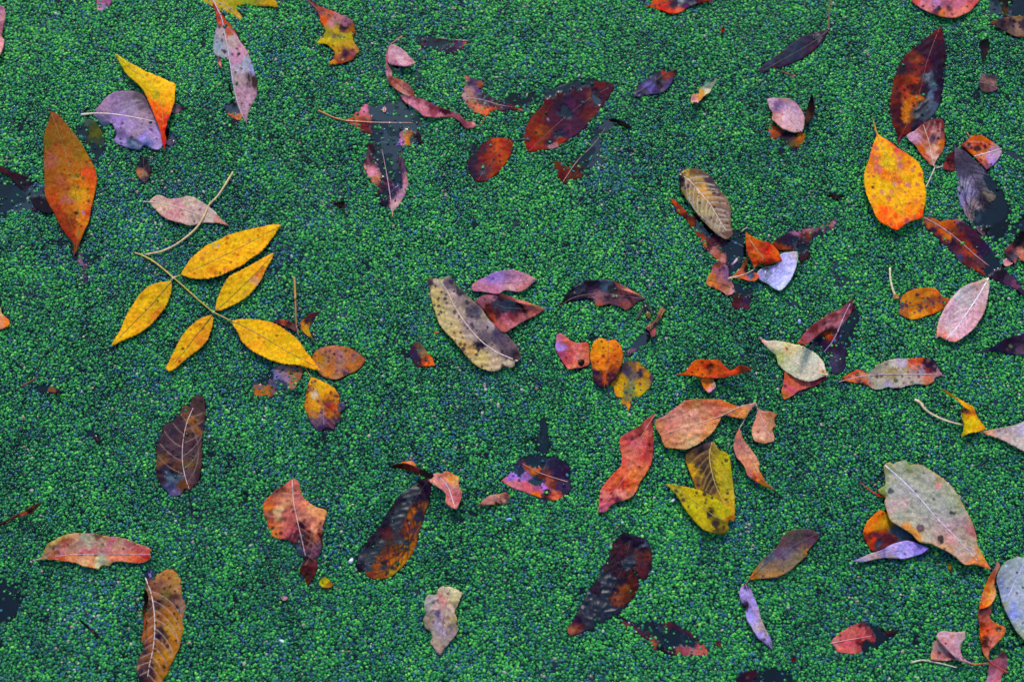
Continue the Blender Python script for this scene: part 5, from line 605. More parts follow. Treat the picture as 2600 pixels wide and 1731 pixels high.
# ---- lower left
LEAF(FL, 'red and cream leaf lying level at the lower left, straight pale midrib', LF, [
 B('C1', '215,760 265,745 290,700 320,650 370,620 430,590 500,578 570,580 640,583 710,600 780,605 850,625 920,650 980,675 1006,693 990,712 1000,740 970,765 900,779 830,771 770,768 735,782 720,797 690,790 665,800 655,818 620,811 560,800 500,777 430,766 370,757 300,755', '218,760 350,735 500,722 700,718 1000,720',
  '240,755,a08870 290,730,a08868 320,680,a88c58 360,640,b89858 340,700,b07860 380,670,986058 420,610,c09860 440,640,a85840 480,680,a87868 430,700,c07878 500,600,c89870 560,600,b8b090 540,650,b89080 600,640,c0b090 620,690,c07070 560,700,c87070 660,610,685040 680,640,b89078 700,600,c88868 740,640,b8606c 720,690,d08088 790,660,c89c78 850,650,b06068 820,700,c87068 900,680,b05050 950,700,c86058 990,700,c04038 350,745,a83010 400,752,c04820 470,745,e08858 540,770,e0a878 600,760,d89868 640,790,d0c898 680,760,b0a888 610,800,e08850 740,750,e07858 800,750,e88068 870,750,e06040 950,745,c03828 985,735,902428', z=8, cup=1.5, rc='d8a8b8', r0=1.2, r1=.8, v=62, vd=1, va=45, vs=.3, vc='d0a098', se=1.4, crm=2.2, mc='c09850', mw=1.5, spots='683,652,9,302018 355,685,8,302818 665,595,14,583c30 820,685,8,483028 390,712,6,403020 640,770,8,b8b870', sp=(.45, '984038'), lift=[(230, 755, 4, 60)])])
LEAF(FL, 'rust brown leaf with white side veins leaving the bottom edge, lower left', LF, [
 B('C1', '963,873 1010,877 1060,850 1100,822 1130,818 1170,835 1195,880 1202,950 1210,1010 1229,1045 1232,1130 1222,1165 1225,1200 1205,1280 1190,1340 1160,1400 1135,1450 1110,1510 1080,1555 1060,1620 930,1620 915,1530 903,1480 925,1410 950,1340 940,1290 960,1220 962,1180 972,1150 965,1115 978,1080 972,1040 985,1000 965,950', '966,880 1000,970 1020,1080 1027,1200 1015,1350 992,1450 970,1600',
  '985,895,684038 1050,870,b07848 1120,840,b87840 1170,860,c08040 1060,910,885848 1130,920,b07848 1010,930,985c40 1180,940,b88050 1050,970,a86c48 1100,980,887038 1140,1010,684038 1180,1040,a07058 1050,1040,583838 1080,1060,906040 1210,1080,a07868 1060,1090,a05c30 1120,1110,b06828 1180,1120,c07828 1060,1160,a86838 1130,1200,c08030 1200,1200,c08030 1060,1250,483038 1100,1270,704838 1160,1270,c07828 1060,1330,985c38 1120,1330,b87030 980,1250,c07038 980,1300,a06040 970,1180,a06038 960,1350,583838 970,1400,885030 1060,1400,c07828 1120,1400,c08030 950,1450,684040 930,1480,987058 1000,1480,482c38 1060,1480,b06c28 940,1530,281830 1000,1540,583430 1060,1550,b87828', k=.92, tint=(.95, 1, 1.12), z=6, cup=-2.5, rc='f0d8d0', r0=2.0, r1=.9, v=62, vd=1, va=62, vs=.4, vc='d0a890', vt=1, vr=.5, pil=1.8, sp=(.5, '281c20'), tear=1.6, se=1.0, spots='1120,880,8,201818 1050,1035,14,201828 1090,945,12,282028 1025,915,8,302028 1130,935,9,402828 1175,1075,14,302028 1050,1265,20,181828 1110,1330,16,302030 1050,1130,9,202020 1055,1075,9,282020 935,1490,16,302838 960,1370,16,302830'),
 B('C1', '955,960 968,955 984,1000 975,1080 970,1150 958,1220 945,1280 935,1310 950,1200 945,1090 955,1020', None, '965,1000,181018 970,1090,502418 960,1200,884020 945,1280,a05828', z=3, n='under_edge', tear=2)])
LEAF(FR, 'lavender wet leaf corner between the red and cream leaf and the rust brown leaf', LF, [B('C1', '955,870 962,820 985,805 1015,830 1045,850 1010,872 985,878', None, '975,840,5868a0,w 1000,850,9078b0 1020,855,606890,w', z=0.6)])
LEAF('twig', 'thin dark curled leaf edge at the left border, lower left', 'twig', [B('C1', '-30,545 0,518 70,478 150,438 210,400 250,382 285,378 240,420 215,448 170,460 100,478 30,515 0,535', None, '20,515,301418 100,465,481c20 150,442,c06040 200,410,b86848 200,435,201018 250,395,703828', z=7, cup=3, mc='803c28', mw=1, n='rim')])
LEAF(FL, 'slate sunken leaf in open water at the left edge, lower left', LF, [B('C1', '-60,870 0,868 50,895 90,935 140,960 112,1010 130,1060 100,1120 40,1168 0,1182 -60,1170', None, '20,920,283848 60,960,34485c 40,1020,202838 90,1040,384c5c 50,1100,304054 20,1150,182030', z=-0.8)])
LEAF('twig', 'sunken dark twig between the red and cream leaf and the rust brown leaf', 'twig', [B('C1', '520,1155 540,1160 600,1205 650,1250 662,1275 640,1262 590,1218 535,1172', None, '560,1185,181c20 630,1245,201c18', z=2.6, n='bark', g=2)])
LEAF(FR, 'tiny black scrap left of the terracotta leaf', LF, [B('C1', '1606,300 1625,306 1645,325 1640,338 1618,322', None, '1625,318,181420', z=4, g=2)])
# ---- lower right
LEAF(FL, 'dark wrinkled leaf with rusty patches and a split right lobe, lower right of centre', LF, [
 B('C3', '750,572 795,592 842,604 890,635 922,700 928,760 912,830 878,888 840,872 822,840 795,808 800,840 822,862 838,905 838,950 800,1002 750,1062 692,1120 640,1150 600,1172 552,1165 540,1215 490,1222 430,1252 385,1255 366,1222 410,1150 450,1070 480,1000 540,920 580,860 600,800 640,740 660,670 700,608', '780,640 760,740 700,880 630,1000 550,1100 385,1240',
  '750,600,281838 720,640,401c38 700,690,783040 740,690,703038 680,720,602838 650,760,402040 700,760,482038 640,810,603038 620,860,304050 680,830,502840 600,900,303c4c 660,900,2c3c4c 720,860,603038 560,950,482840 620,980,2c3c4c 520,1000,303c4c 560,1050,303c4c 600,1080,304050 480,1080,303848 650,1060,384858 640,1120,2c3c4c 500,1140,383850 430,1160,402848 480,1190,2c3444 400,1220,c87850 440,1230,b05848 430,1190,803840 690,990,b86040 710,1030,a85038 740,960,b05028 770,1000,903828 770,920,702018 800,900,802c18 810,950,802c10 740,900,302c40 680,950,302840 830,640,382040 860,660,485870,w 870,700,482838 830,740,a05850 890,740,a05038 850,780,803840 800,770,304050 900,800,602c38 870,850,803840 780,750,304858 720,1080,303850', k=.52, tint=(.95, .95, 1.15), z=4.4, perch=True, cup=-2.5, rc='201828', r0=1.2, r1=.8, v=62, vd=-1, va=60, vs=.6, vc='181424', vt=1, vr=.45, crm=3, rip=3, sp=(.5, '301c30'), tear=1.4)])
LEAF(FL, 'slate coloured wet leaf with dark maroon margins below the dark wrinkled leaf', LF, [
 B('C3', '700,1118 730,1130 780,1150 830,1160 900,1153 970,1165 1050,1168 1110,1200 1170,1230 1232,1280 1280,1330 1308,1388 1240,1392 1170,1397 1100,1390 1060,1397 1000,1372 940,1342 900,1290 850,1260 800,1222 740,1190', '760,1170 900,1220 1080,1290 1280,1370',
  '720,1140,282030 770,1190,804048 790,1170,384458 850,1180,344858 820,1220,582840 900,1200,384c5c 960,1170,301828 950,1230,3c5064 1030,1180,502838 900,1280,481c30 930,1320,c05838 1000,1260,3c5468 1080,1240,384c60 1100,1200,402038 1150,1280,3c5468 1050,1320,384c60 1000,1350,181428 1180,1240,602030 1200,1310,485c70 1240,1300,401828 1270,1350,c06058 1150,1370,a05060 1100,1385,904848 1200,1385,c07070 1050,1385,302030', z=1.7, rc='303848', r0=.8, rr=0, wd=.3)])
LEAF(FL, 'grey brown leaf with an orange pointed foot and dark midrib, lower right', LF, [
 B('C4', '0,892 30,840 80,770 160,700 200,655 210,630 260,570 330,552 420,560 467,592 455,630 430,660 400,690 388,705 392,720 330,780 260,840 190,872 100,882', '5,888 160,745 300,662 450,588',
  '15,880,d07818 50,840,a07028 100,830,988068 80,790,706058 150,750,586070,d 170,790,907058 130,860,b08050 220,730,685068 260,720,786878 230,780,887060 200,850,a07848 220,650,684850 280,600,5c5048 340,580,584c48 300,640,584050 400,580,503840 440,600,583440 400,640,604458 340,690,806860 320,740,887458 380,690,b07828 420,650,784858 280,800,887058', z=6, cup=1.5, rc='483848', r0=.9, v=62, vd=1, vs=.2, vc='504050', sp=(.4, '503848'), mc='705030', mw=2, spots='305,670,14,403848 312,690,9,483c58')],
 st=[S('C3', '1568,890 1560,905 1548,918', 1.0, .9, 'a08060', 5.5, 5.5)])
LEAF(FL, 'slender lavender leaf hanging below the grey brown leaf', LF, [
 B('C3', '1548,912 1582,950 1602,1000 1625,1050 1642,1092 1646,1130 1680,1210 1702,1250 1722,1300 1727,1352 1690,1322 1640,1282 1600,1222 1560,1152 1547,1092 1558,1070 1530,1058 1520,1030 1508,970 1525,930', '1550,918 1600,1080 1650,1200 1722,1345',
  '1545,930,504058 1530,970,b8a0d8 1560,980,a890c8 1560,1030,b098d0 1545,1060,302430 1600,1040,a898d8 1580,1110,a898d8 1620,1100,b898b8 1600,1160,b8a8e0 1570,1130,b0a0e0 1620,1200,c0a8b8 1660,1200,c0a098 1640,1250,a898d8 1680,1260,b8a0b0 1700,1290,9888c0 1660,1290,605878 1715,1330,887898', z=6, cup=3, rc='c8b0c8', r0=1.0, r1=.7, v=40, vd=1, vs=.25, vc='605080', crm=2.2, sp=(.15, '584868'))])
LEAF(FL, 'dark plum leaf cut by the bottom edge right of centre', LF, [B('C3', '1480,1600 1500,1540 1520,1515 1570,1492 1640,1492 1700,1478 1760,1478 1829,1500 1870,1540 1920,1600', None, '1520,1540,281830 1600,1510,401c30 1650,1540,283848 1720,1500,101828 1780,1520,304454 1700,1550,182030 1830,1550,283848', z=1.2)])
LEAF(FR, 'tiny red crumb right of the slate coloured wet leaf', LF, [B('C3', '1350,1300 1370,1298 1392,1320 1375,1332 1355,1318', None, '1370,1312,702028', z=4.2, g=2)])
LEAF(FL, 'largest pale grey green leaf with a white midrib and black spots, lower right', LF, [
 B('C4', '903,128 940,112 960,125 985,110 1050,102 1070,127 1100,122 1140,126 1210,165 1280,210 1330,250 1380,310 1420,380 1450,440 1490,520 1510,590 1520,650 1560,730 1612,822 1560,806 1500,786 1440,791 1390,752 1340,712 1280,682 1210,652 1140,640 1080,582 1000,532 940,492 920,435 905,375 912,340 875,315 860,290 905,260 905,190', '908,132 1020,230 1130,340 1250,480 1380,610 1520,760',
  '930,150,888c60 1000,140,a0a088 1060,130,8c9068 1120,160,a09c80 920,220,a0a080 880,290,808c48 950,300,a8a898 960,200,b0a898 1040,200,a8a490 1150,200,a8a490 1200,220,b0a898 1250,230,a0906c 1000,300,b0a8a0 1020,380,c0a8a0 950,400,b8a098 1080,300,b0a8a0 1160,290,b0ac98 1240,290,b0a898 1320,290,a8a488 1400,380,a09c78 1000,460,a8a490 940,470,b09c80 1080,420,a8a090 1100,500,b8ac98 1160,420,a8a494 1260,370,b0ac9c 1350,380,a8a890 1180,500,b0a498 1300,450,b0a8a0 1380,450,a8a48c 1180,590,c0b098 1120,600,d09050 1060,555,d08c48 1250,560,c0a098 1320,520,c0a0a0 1400,510,b89898 1450,540,b08c80 1490,560,b87070 1290,630,c09888 1340,600,d09890 1420,600,b8a090 1460,640,b8a088 1400,690,c8a898 1480,700,c8a898 1520,690,d09058 1440,760,d0a088 1540,760,d88048 1590,800,e08048 1490,780,e08850 1300,680,d09870', z=16, cup=1, rc='e8dcf0', r0=2.4, r1=.9, v=80, vd=1, va=45, vs=.25, vc='8c8878', pil=1.6, mc='d08c48', mw=2.2, crm=2, k=1.05, sp=(.12, '706058'),
  spots='943,300,20,504850 1143,545,28,604858 1143,545,12,785868 1275,615,22,201820 1285,640,14,281c20 1345,443,15,302c38 1365,448,11,302c38 1262,263,22,e08888 1485,560,18,b86868 1110,305,8,383030 1300,685,8,584038 1375,735,7,504030 1098,440,6,705868 1340,600,22,e0a098 1360,630,16,d89090 1040,400,16,d8a0a0 960,410,12,d8a0a0 1350,300,14,a8b080 1163,180,8,707078', tilt=((900, 130, -8), (1200, 400, 0)))])
LEAF(FL, 'orange and plum leaf tucked under the left side of the largest pale leaf', LF, [
 B('C4', '880,428 930,465 970,512 1040,552 1090,590 1145,640 1100,645 1000,642 940,672 880,690 830,702 790,652 762,580 780,520 828,462', '800,660 920,600 1060,590',
  '870,450,e07808 830,490,e87c10 800,540,f07010 780,570,e86008 880,500,d09010 920,490,c08c18 860,540,c88020 930,530,a07020 800,600,702030 860,600,682438 920,600,582438 900,570,a04818 950,560,485868,w 1000,570,506878,w 1060,610,405868,w 1030,600,4c6474,w 960,620,582030 820,640,c84818 810,670,a83820 860,660,304058 900,660,702c30 1100,630,182030', z=3.6, perch=True, rr=0, sp=(.35, '803010'), wd=.2)])
LEAF(FL, 'narrow lavender leaf pointing left beneath the orange and plum leaf', LF, [
 B('C4', '690,766 760,736 830,710 900,682 960,650 1030,632 1090,635 1140,655 1197,680 1150,716 1100,732 1030,750 960,745 900,745 830,756 750,770', '694,764 800,740 900,712 1050,690 1190,680',
  '720,758,9080a8 780,740,b8a0b0 840,730,c0a098 880,710,a088a8 900,700,706098 930,690,b0a0d0 980,670,c0a8d8 1050,650,b098e0 1100,660,b8a0f0 1020,700,b8b0f8 950,730,b89890 1050,735,c0a8e0 1140,680,a088e0 1130,710,9088d0 860,745,b09888', z=9, rc='c0a0c8', r0=.8, v=40, vd=1, vs=.25, vc='7060a0', cup=2, crm=2, sp=(.3, '605080'))])
LEAF('leaf_stalk', 'short scarlet stalk at the left rim of the largest pale leaf', 'leaf stalk', [B('C4', '850,318 880,318 908,325 905,338 880,336 855,330', None, '880,327,c03010', z=7, n='stalk_foot', g=2)], st=[S('C4', '740,244 770,265 800,290 850,322 890,330', 1.0, 2.2, 'c84018', 6, 8)])
LEAF(FL, 'large pale grey leaf with a lilac midrib cut by the right edge, lower right', LF, [
 B('C4', '1755,745 1829,738 1900,745 1960,800 1980,1000 1960,1200 1900,1320 1860,1308 1829,1287 1780,1232 1740,1162 1700,1082 1675,1002 1665,960 1648,900 1655,850 1670,815 1708,770', '1850,745 1790,860 1740,970 1700,1060',
  '1700,800,a0a8a8,d 1760,770,a8b0ac 1829,780,a8b0b0 1680,850,989ca0 1760,850,a8acb0 1670,920,8088a0 1690,970,9098b0 1720,900,a8acac 1800,900,a8b0b0 1750,1000,b0b0b8 1700,1000,a0a4b8 1800,1050,b0b4b8 1720,1080,a8acb8 1780,1150,a8b0c0 1829,1180,a8b4b8 1829,1260,a0a88c 1760,1120,9098d0 1780,1060,a0a8d8 1700,1050,a8a890 1760,1190,989c90', z=14, cup=1, rc='c8c0f0', r0=1.0, r1=1.4, v=70, vd=1, va=50, vs=.3, vc='c8c8f0', mc='909478', mw=2, k=.98, spots='1780,843,9,302c30 1822,940,9,302830 1785,978,9,484858 1703,1042,7,688028 1822,1175,8,605060 1706,795,7,d0e0f0', sp=(.05, '606068'))])
LEAF(FL, 'rust orange leaf twisted in a spiral beside the large pale grey leaf', LF, [
 B('C4', '1650,762 1668,795 1652,840 1638,880 1632,920 1643,960 1640,1000 1602,1060 1560,1078 1530,1085 1548,1000 1570,930 1610,850 1640,800', '1655,775 1610,880 1580,980 1540,1080', '1655,790,a87868 1630,840,985040 1610,880,c06030 1620,930,c07848 1590,950,c85820 1570,1000,d07848 1610,990,e89858 1580,1040,f08838 1630,1000,f0a878 1550,1070,d86020', z=13, cup=4, crm=2.5, rr=0, n='upper_turn'),
 B('C4', '1530,1085 1565,1078 1602,1058 1611,1100 1600,1135 1620,1160 1650,1182 1707,1215 1692,1260 1640,1320 1602,1362 1592,1422 1560,1372 1540,1290 1535,1200 1525,1130', '1590,1415 1560,1340 1545,1250 1540,1150', '1550,1100,704040 1580,1100,904848 1540,1130,a05030 1560,1150,a85048 1590,1160,c06050 1545,1190,803018 1620,1190,d06848 1660,1210,e06838 1690,1215,e07848 1550,1250,d05c18 1590,1230,d85c30 1620,1260,d87868 1660,1260,c86048 1580,1290,482018 1570,1320,682c20 1600,1310,d87870 1560,1350,b86050 1590,1390,c07058', z=9, cup=4, crm=2.5, rr=0, spots='1660,1218,18,303828 1662,1222,7,a89890 1590,1228,9,301c18 1585,1280,16,482018 1580,1310,14,502018', n='lower_turn')])
LEAF('dry_sprig', 'blush pink leaf folded like a cup on a thin orange stem, bottom right', 'sprig', [
 B('C4', '1255,1290 1230,1300 1222,1345 1210,1385 1212,1420 1300,1427 1380,1420 1452,1440 1400,1405 1340,1360 1290,1315', None, '1240,1310,c88888 1230,1350,c09090 1280,1340,b08888 1240,1400,d88878 1290,1390,a86868 1300,1420,d89888 1350,1395,805058 1410,1430,b88888', z=6, n='lower_lobe', v=40, vs=.2),
 B('C4', '1250,1262 1268,1236 1300,1228 1370,1237 1440,1228 1441,1272 1412,1310 1410,1370 1430,1405 1470,1437 1520,1445 1600,1442 1500,1452 1440,1442 1390,1415 1330,1360 1262,1290', '1258,1280 1330,1350 1400,1408 1480,1443', '1270,1255,d8a0a8 1310,1260,d8a8b0 1350,1270,d89898 1400,1250,d8a8a8 1430,1250,e0b0a8 1330,1300,e0a098 1380,1310,e0b0b8 1300,1300,d88888 1360,1350,c89098 1400,1360,d8a0a8 1420,1410,c09098 1490,1445,c87050 1560,1445,b86038', z=14, rc='d0a0b0', r0=1.2, r1=1.6, cup=3, n='upper_lobe', spots='1300,1250,12,e0b8c0')],
 st=[S('C4', '1598,1440 1540,1448 1480,1444', 1.4, 1.8, 'c07040', 9, 12, 'leaf_stem')])
LEAF(FL, 'dusky rose leaf with a red stem leaving the bottom edge, bottom right', LF, [
 B('C4', '1690,1348 1718,1400 1715,1478 1700,1500 1680,1530 1660,1620 1555,1620 1590,1520 1605,1440 1650,1400', '1600,1445 1650,1475 1715,1500', '1690,1370,604048 1700,1420,885868 1670,1430,a06070 1640,1450,a85868 1690,1480,a05868 1620,1480,885060 1660,1500,b86c78 1600,1550,a07088 1650,1560,c87080 1600,1590,c898b0', z=6, cup=2, rr=0, crm=2, n='blade')],
 st=[S('C4', '1592,1415 1620,1448 1665,1475 1722,1504', 1.4, 2.0, 'c84818', 8, 8)])
LEAF('leaf_stalk', 'bare pale stalk lying left of the blush pink folded leaf', 'leaf stalk', [B('C4', '1070,1436 1095,1426 1110,1430 1100,1444 1078,1446', None, '1090,1436,a8b090', z=5, n='stalk_foot', g=2)], st=[S('C4', '1085,1437 1150,1422 1240,1436 1310,1452 1382,1471', 2.4, 1.4, 'd0ccb0', 6, 5)])
LEAF(FL, 'coral pink leaf with a black wet right half, bottom right', LF, [
 B('C4', '542,1307 580,1258 640,1220 700,1190 750,1172 800,1174 860,1200 930,1225 1002,1218 970,1252 920,1282 880,1322 820,1342 760,1372 700,1384 640,1377 590,1367 572,1332', '548,1310 640,1292 710,1280 820,1260',
  '570,1300,c88080 600,1260,d06868 650,1240,d86868 720,1200,a84848 700,1230,c86060 760,1190,703040 740,1230,d06060 790,1220,904048 620,1320,d86068 600,1350,d87068 680,1310,d06060 680,1360,d87068 740,1300,902c38 770,1280,c85858 820,1290,a04048 740,1350,b85050 740,1330,301c30 800,1190,202030 850,1220,181828 900,1230,281018 880,1260,284050 940,1240,381420 980,1230,301c28 850,1300,304058 790,1330,282838 900,1290,182838', z=3.4, perch=False, rc='e09090', r0=1.6, r1=1.0, rz=1, v=45, vs=.25, vc='a04048', crm=2.6, spots='738,1195,12,302028', sp=(.2, '601c30'))])
LEAF(FR, 'tiny dark red crumb below the slender lavender leaf', LF, [B('C4', '285,1405 310,1405 322,1425 300,1435 285,1420', None, '303,1418,681c18', z=4.2, g=2)])
LEAF(FR, 'small ochre leaf scrap below the largest pale leaf', LF, [B('C4', '1320,780 1340,778 1345,800 1360,830 1345,835 1325,810', None, '1330,790,a88810 1350,825,483c10', z=4.6, g=2)])
for lab, t, o, h in [('white husk flake in the duckweed, lower left of the ragged beige leaf', 'C2', '148,1285 172,1285 195,1298 185,1308 165,1302', 'e0ecf8'),
                     ('white husk flake just left of the yellow spotted folded leaf', 'C3', '1050,372 1072,348 1085,352 1070,372', 'd8e0f0'),
                     ('pale husk grain left of the wine red leaf', 'B4', '330,680 345,678 350,700 344,716 332,712', 'a8b8d8'),
                     ('small pink straw on the dark sunken leaf under the tan veined leaf', 'B3', '1498,255 1504,262 1470,320 1448,333 1435,330 1470,300', 'd8b0c8'),
                     ('white grain on the duckweed right of the purple pink leaf', 'C3', '722,508 735,500 742,510 732,518', 'c8d8e8'),
                     ('pale husk flake beside the tiny curled brown bridge leaf', 'C2', '1650,490 1675,478 1700,480 1690,492 1660,496', '88b0e0')]:
    LEAF('husk', lab, 'husk', [B(t, o, None, ' '.join([o.split()[0] + ',' + h, o.split()[2] + ',' + h]), z=5.5, perch=True, g=1.8, se=0, tear=.3, cup=-2, sp=(0, '808080'))], group='small seeds and husks')
# ================================================================ dead wasp
def wasp():
    c = at([[1640, 790]], 0)[0]; root = bpy.data.objects.new('wasp', None); C.objects.link(root); root.location = c
    tag(root, 'dead black and yellow wasp floating between the black arched leaf and the rolled brown leaf', 'wasp')
    blk = stemmat('0c080a', 0.3, 'wasp_black'); yel = stemmat('b08818', 0.4, 'wasp_yellow'); wing = stemmat('585048', 0.2, 'wasp_wing')
    # one continuous body lofted along a bent axis: head, thorax, waist, abdomen
    A = np.array([[1633, 764], [1636, 769], [1638, 775], [1640, 781], [1641, 787], [1643, 792], [1645, 798], [1647, 803], [1650, 808], [1652, 812]])
    t = np.linspace(0, 1, 41); P = np.stack([np.interp(t, np.linspace(0, 1, 10), A[:, 0]), np.interp(t, np.linspace(0, 1, 10), A[:, 1])], 1)
    rad = np.interp(t, [0, .04, .09, .14, .17, .22, .32, .42, .46, .5, .58, .7, .84, .94, 1], [.8, 3, 4, 2.8, 1.3, 3.8, 5.6, 3.5, 1.2, 3, 6.6, 7.2, 5.2, 2.6, .4])
    W = at(P, 6.0); V = []; F = []; mi = []; K = 12
    for i in range(41):
        d = W[min(i + 1, 40)] - W[max(i - 1, 0)]; d /= np.linalg.norm(d); s = np.cross(d, [0, 0, 1]); s /= np.linalg.norm(s); u = np.cross(s, d)
        for k in range(K): a = 2 * math.pi * k / K; V.append(W[i] + rad[i] * MM * (math.cos(a) * s + 0.85 * math.sin(a) * u) - c)
    for i in range(40):
        for k in range(K):
            k2 = (k + 1) % K; F.append((i * K + k, (i + 1) * K + k, (i + 1) * K + k2, i * K + k2)); mi.append(1 if (i in (24, 25, 28, 29, 32, 33, 36) ) else 0)
    F += [tuple(range(K)), tuple(range(41 * K - 1, 40 * K - 1, -1))]; mi += [0, 0]
    b = mesh_obj('body', V, F, blk, root); b.data.materials.append(yel); b.data.polygons.foreach_set('material_index', mi)
    for nm, o in (('wing', [[1634, 778], [1630, 790], [1622, 806], [1616, 812], [1615, 806], [1621, 794], [1628, 782]]), ('wing', [[1642, 778], [1648, 786], [1655, 792], [1656, 788], [1650, 780]])):
        o = np.array(o, float); top = at(o, 8.0) - c; n = len(o); bot = top.copy(); bot[:, 2] -= 0.4 * MM
        mesh_obj(nm, np.vstack([top, bot]), [tuple(range(n)), tuple(range(2 * n - 1, n - 1, -1))] + [(i, i + n, (i + 1) % n + n, (i + 1) % n) for i in range(n)], wing, root, False)
    for q in ([[1636, 774], [1629, 772], [1627, 778]], [[1637, 778], [1630, 781], [1627, 788]], [[1641, 776], [1648, 773], [1652, 778]], [[1642, 780], [1650, 781], [1653, 786]], [[1639, 781], [1632, 788], [1634, 795]], [[1644, 783], [1652, 790], [1650, 798]]):
        tube('leg', np.array(q, float), np.array([6, 7, 3.5]), np.array([.9, .8, .5]), stemmat('40240c', .4, 'wasp_leg'), root, c, 5, 1)
    for q in ([[1632, 763], [1627, 758], [1626, 752]], [[1634, 762], [1637, 756], [1641, 753]]):
        tube('antenna', np.array(q, float), np.array([6, 7, 5]), np.array([.6, .5, .4]), blk, root, c, 5, 1)
wasp()

# ================================================================ water, mud, duckweed
def plane_mesh(name, x0, x1, y0, y1, z, mat, kind='structure'):
    ob = mesh_obj(name, [(x0, y0, z), (x1, y0, z), (x1, y1, z), (x0, y1, z)], [(0, 1, 2, 3)], mat, None, False); tag(ob, kind=kind); return ob
m, nt, bs = newmat('pond_mud'); n1 = N(nt, 'ShaderNodeTexNoise'); n1.inputs['Scale'].default_value = 9; n1.inputs['Detail'].default_value = 6
cr = N(nt, 'ShaderNodeValToRGB'); cr.color_ramp.elements[0].color = (.006, .008, .010, 1); cr.color_ramp.elements[1].color = (.028, .026, .02, 1)
nt.links.new(n1.outputs['Fac'], cr.inputs[0]); nt.links.new(cr.outputs[0], bs.inputs['Base Color']); bs.inputs['Roughness'].default_value = .9
plane_mesh('pond_bed', -40, 40, -40, 40, -0.25, m)
m = bpy.data.materials.new('pond_water'); m.use_nodes = True; nt = m.node_tree; nt.nodes.clear(); L = nt.links.new
out = N(nt, 'ShaderNodeOutputMaterial'); mixs = N(nt, 'ShaderNodeMixShader'); tr = N(nt, 'ShaderNodeBsdfTransparent'); gl = N(nt, 'ShaderNodeBsdfGlossy')
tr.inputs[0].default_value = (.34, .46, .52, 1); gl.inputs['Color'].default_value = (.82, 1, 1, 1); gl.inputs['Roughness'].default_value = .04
fr = N(nt, 'ShaderNodeFresnel'); fr.inputs['IOR'].default_value = 1.36
tc = N(nt, 'ShaderNodeTexCoord'); nz = N(nt, 'ShaderNodeTexNoise'); nz.inputs['Scale'].default_value = 90; nz.inputs['Detail'].default_value = 3; L(tc.outputs['Object'], nz.inputs['Vector'])
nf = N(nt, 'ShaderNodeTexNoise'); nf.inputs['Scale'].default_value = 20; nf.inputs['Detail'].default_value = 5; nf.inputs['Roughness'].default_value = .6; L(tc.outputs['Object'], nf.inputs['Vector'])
sky_patch = N(nt, 'ShaderNodeMapRange'); L(nf.outputs['Fac'], sky_patch.inputs[0]); sky_patch.inputs[1].default_value = .525; sky_patch.inputs[2].default_value = .54; sky_patch.inputs[3].default_value = 1.15; sky_patch.inputs[4].default_value = 2.9  # noise patches with boosted reflection imitate bright sky mirrored in the water
fm = N(nt, 'ShaderNodeMath', operation='MULTIPLY'); L(fr.outputs[0], fm.inputs[0]); L(sky_patch.outputs[0], fm.inputs[1])
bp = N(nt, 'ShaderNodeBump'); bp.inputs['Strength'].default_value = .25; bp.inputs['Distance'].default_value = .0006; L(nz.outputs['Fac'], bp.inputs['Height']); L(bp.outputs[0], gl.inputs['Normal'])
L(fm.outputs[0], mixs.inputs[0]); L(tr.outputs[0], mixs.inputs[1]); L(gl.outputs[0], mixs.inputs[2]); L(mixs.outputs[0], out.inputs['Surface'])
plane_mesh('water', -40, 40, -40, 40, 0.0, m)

# open water without a leaf in it
for t, o in [('A3', '0,610 60,640 130,600 200,640 150,670 60,690 0,700 -60,690 -40,640'), ('A1', '1490,690 1560,680 1610,780 1560,800 1500,760'),
             ('B3', '150,1340 230,1330 245,1400 235,1470 245,1560 200,1580 150,1540 130,1480 170,1420'), ('C1', '-60,860 0,860 70,900 150,900 140,960 160,1010 130,1070 110,1120 40,1175 -60,1190'),
             ('A4', '1580,1430 1700,1440 1740,1500 1700,1560 1620,1590 1560,1560'), ('A4', '1600,-60 1880,-60 1880,115 1700,118 1640,112 1590,70'), ('A4', '1690,990 1760,1000 1829,1040 1829,1070 1740,1060 1690,1040'),
             ('B3', '500,800 560,780 600,800 540,815 510,840'), ('B4', '660,720 720,700 700,800 660,860 640,960 560,1000 600,900 640,800'), ('A2', '1640,650 1700,670 1760,660 1829,640 1829,690 1760,710 1680,700'),
             ('A4', '1500,605 1530,600 1545,625 1525,640 1505,630'), ('A4', '1420,665 1450,662 1455,690 1430,695'), ('A4', '1510,780 1550,790 1565,815 1530,820'), ('B2', '1010,880 1040,870 1030,930 960,920 950,900')]:
    HOLES.append((pp(t, o), 1))

# map of how much the weed is pushed aside, 2 units per cell
GX0, GY0, GX1, GY1 = -700, -500, 3300, 2300
mask = np.zeros(((GY1 - GY0) // 2, (GX1 - GX0) // 2), np.uint8)
for o, lv in sorted(HOLES, key=lambda q: q[1]):
    x0, y0 = np.floor((o.min(0) - [GX0, GY0]) / 2).astype(int) - 1; x1, y1 = np.ceil((o.max(0) - [GX0, GY0]) / 2).astype(int) + 1
    gx, gy = np.meshgrid(np.arange(x0, x1), np.arange(y0, y1)); Q = np.stack([gx.ravel() * 2 + GX0, gy.ravel() * 2 + GY0], 1).astype(float)
    r = np.zeros(len(Q), bool)
    for i in range(0, len(Q), 4000): r[i:i + 4000] = inside(Q[i:i + 4000], o)
    r = r.reshape(gx.shape); mask[np.clip(gy, 0, mask.shape[0] - 1)[r], np.clip(gx, 0, mask.shape[1] - 1)[r]] = lv
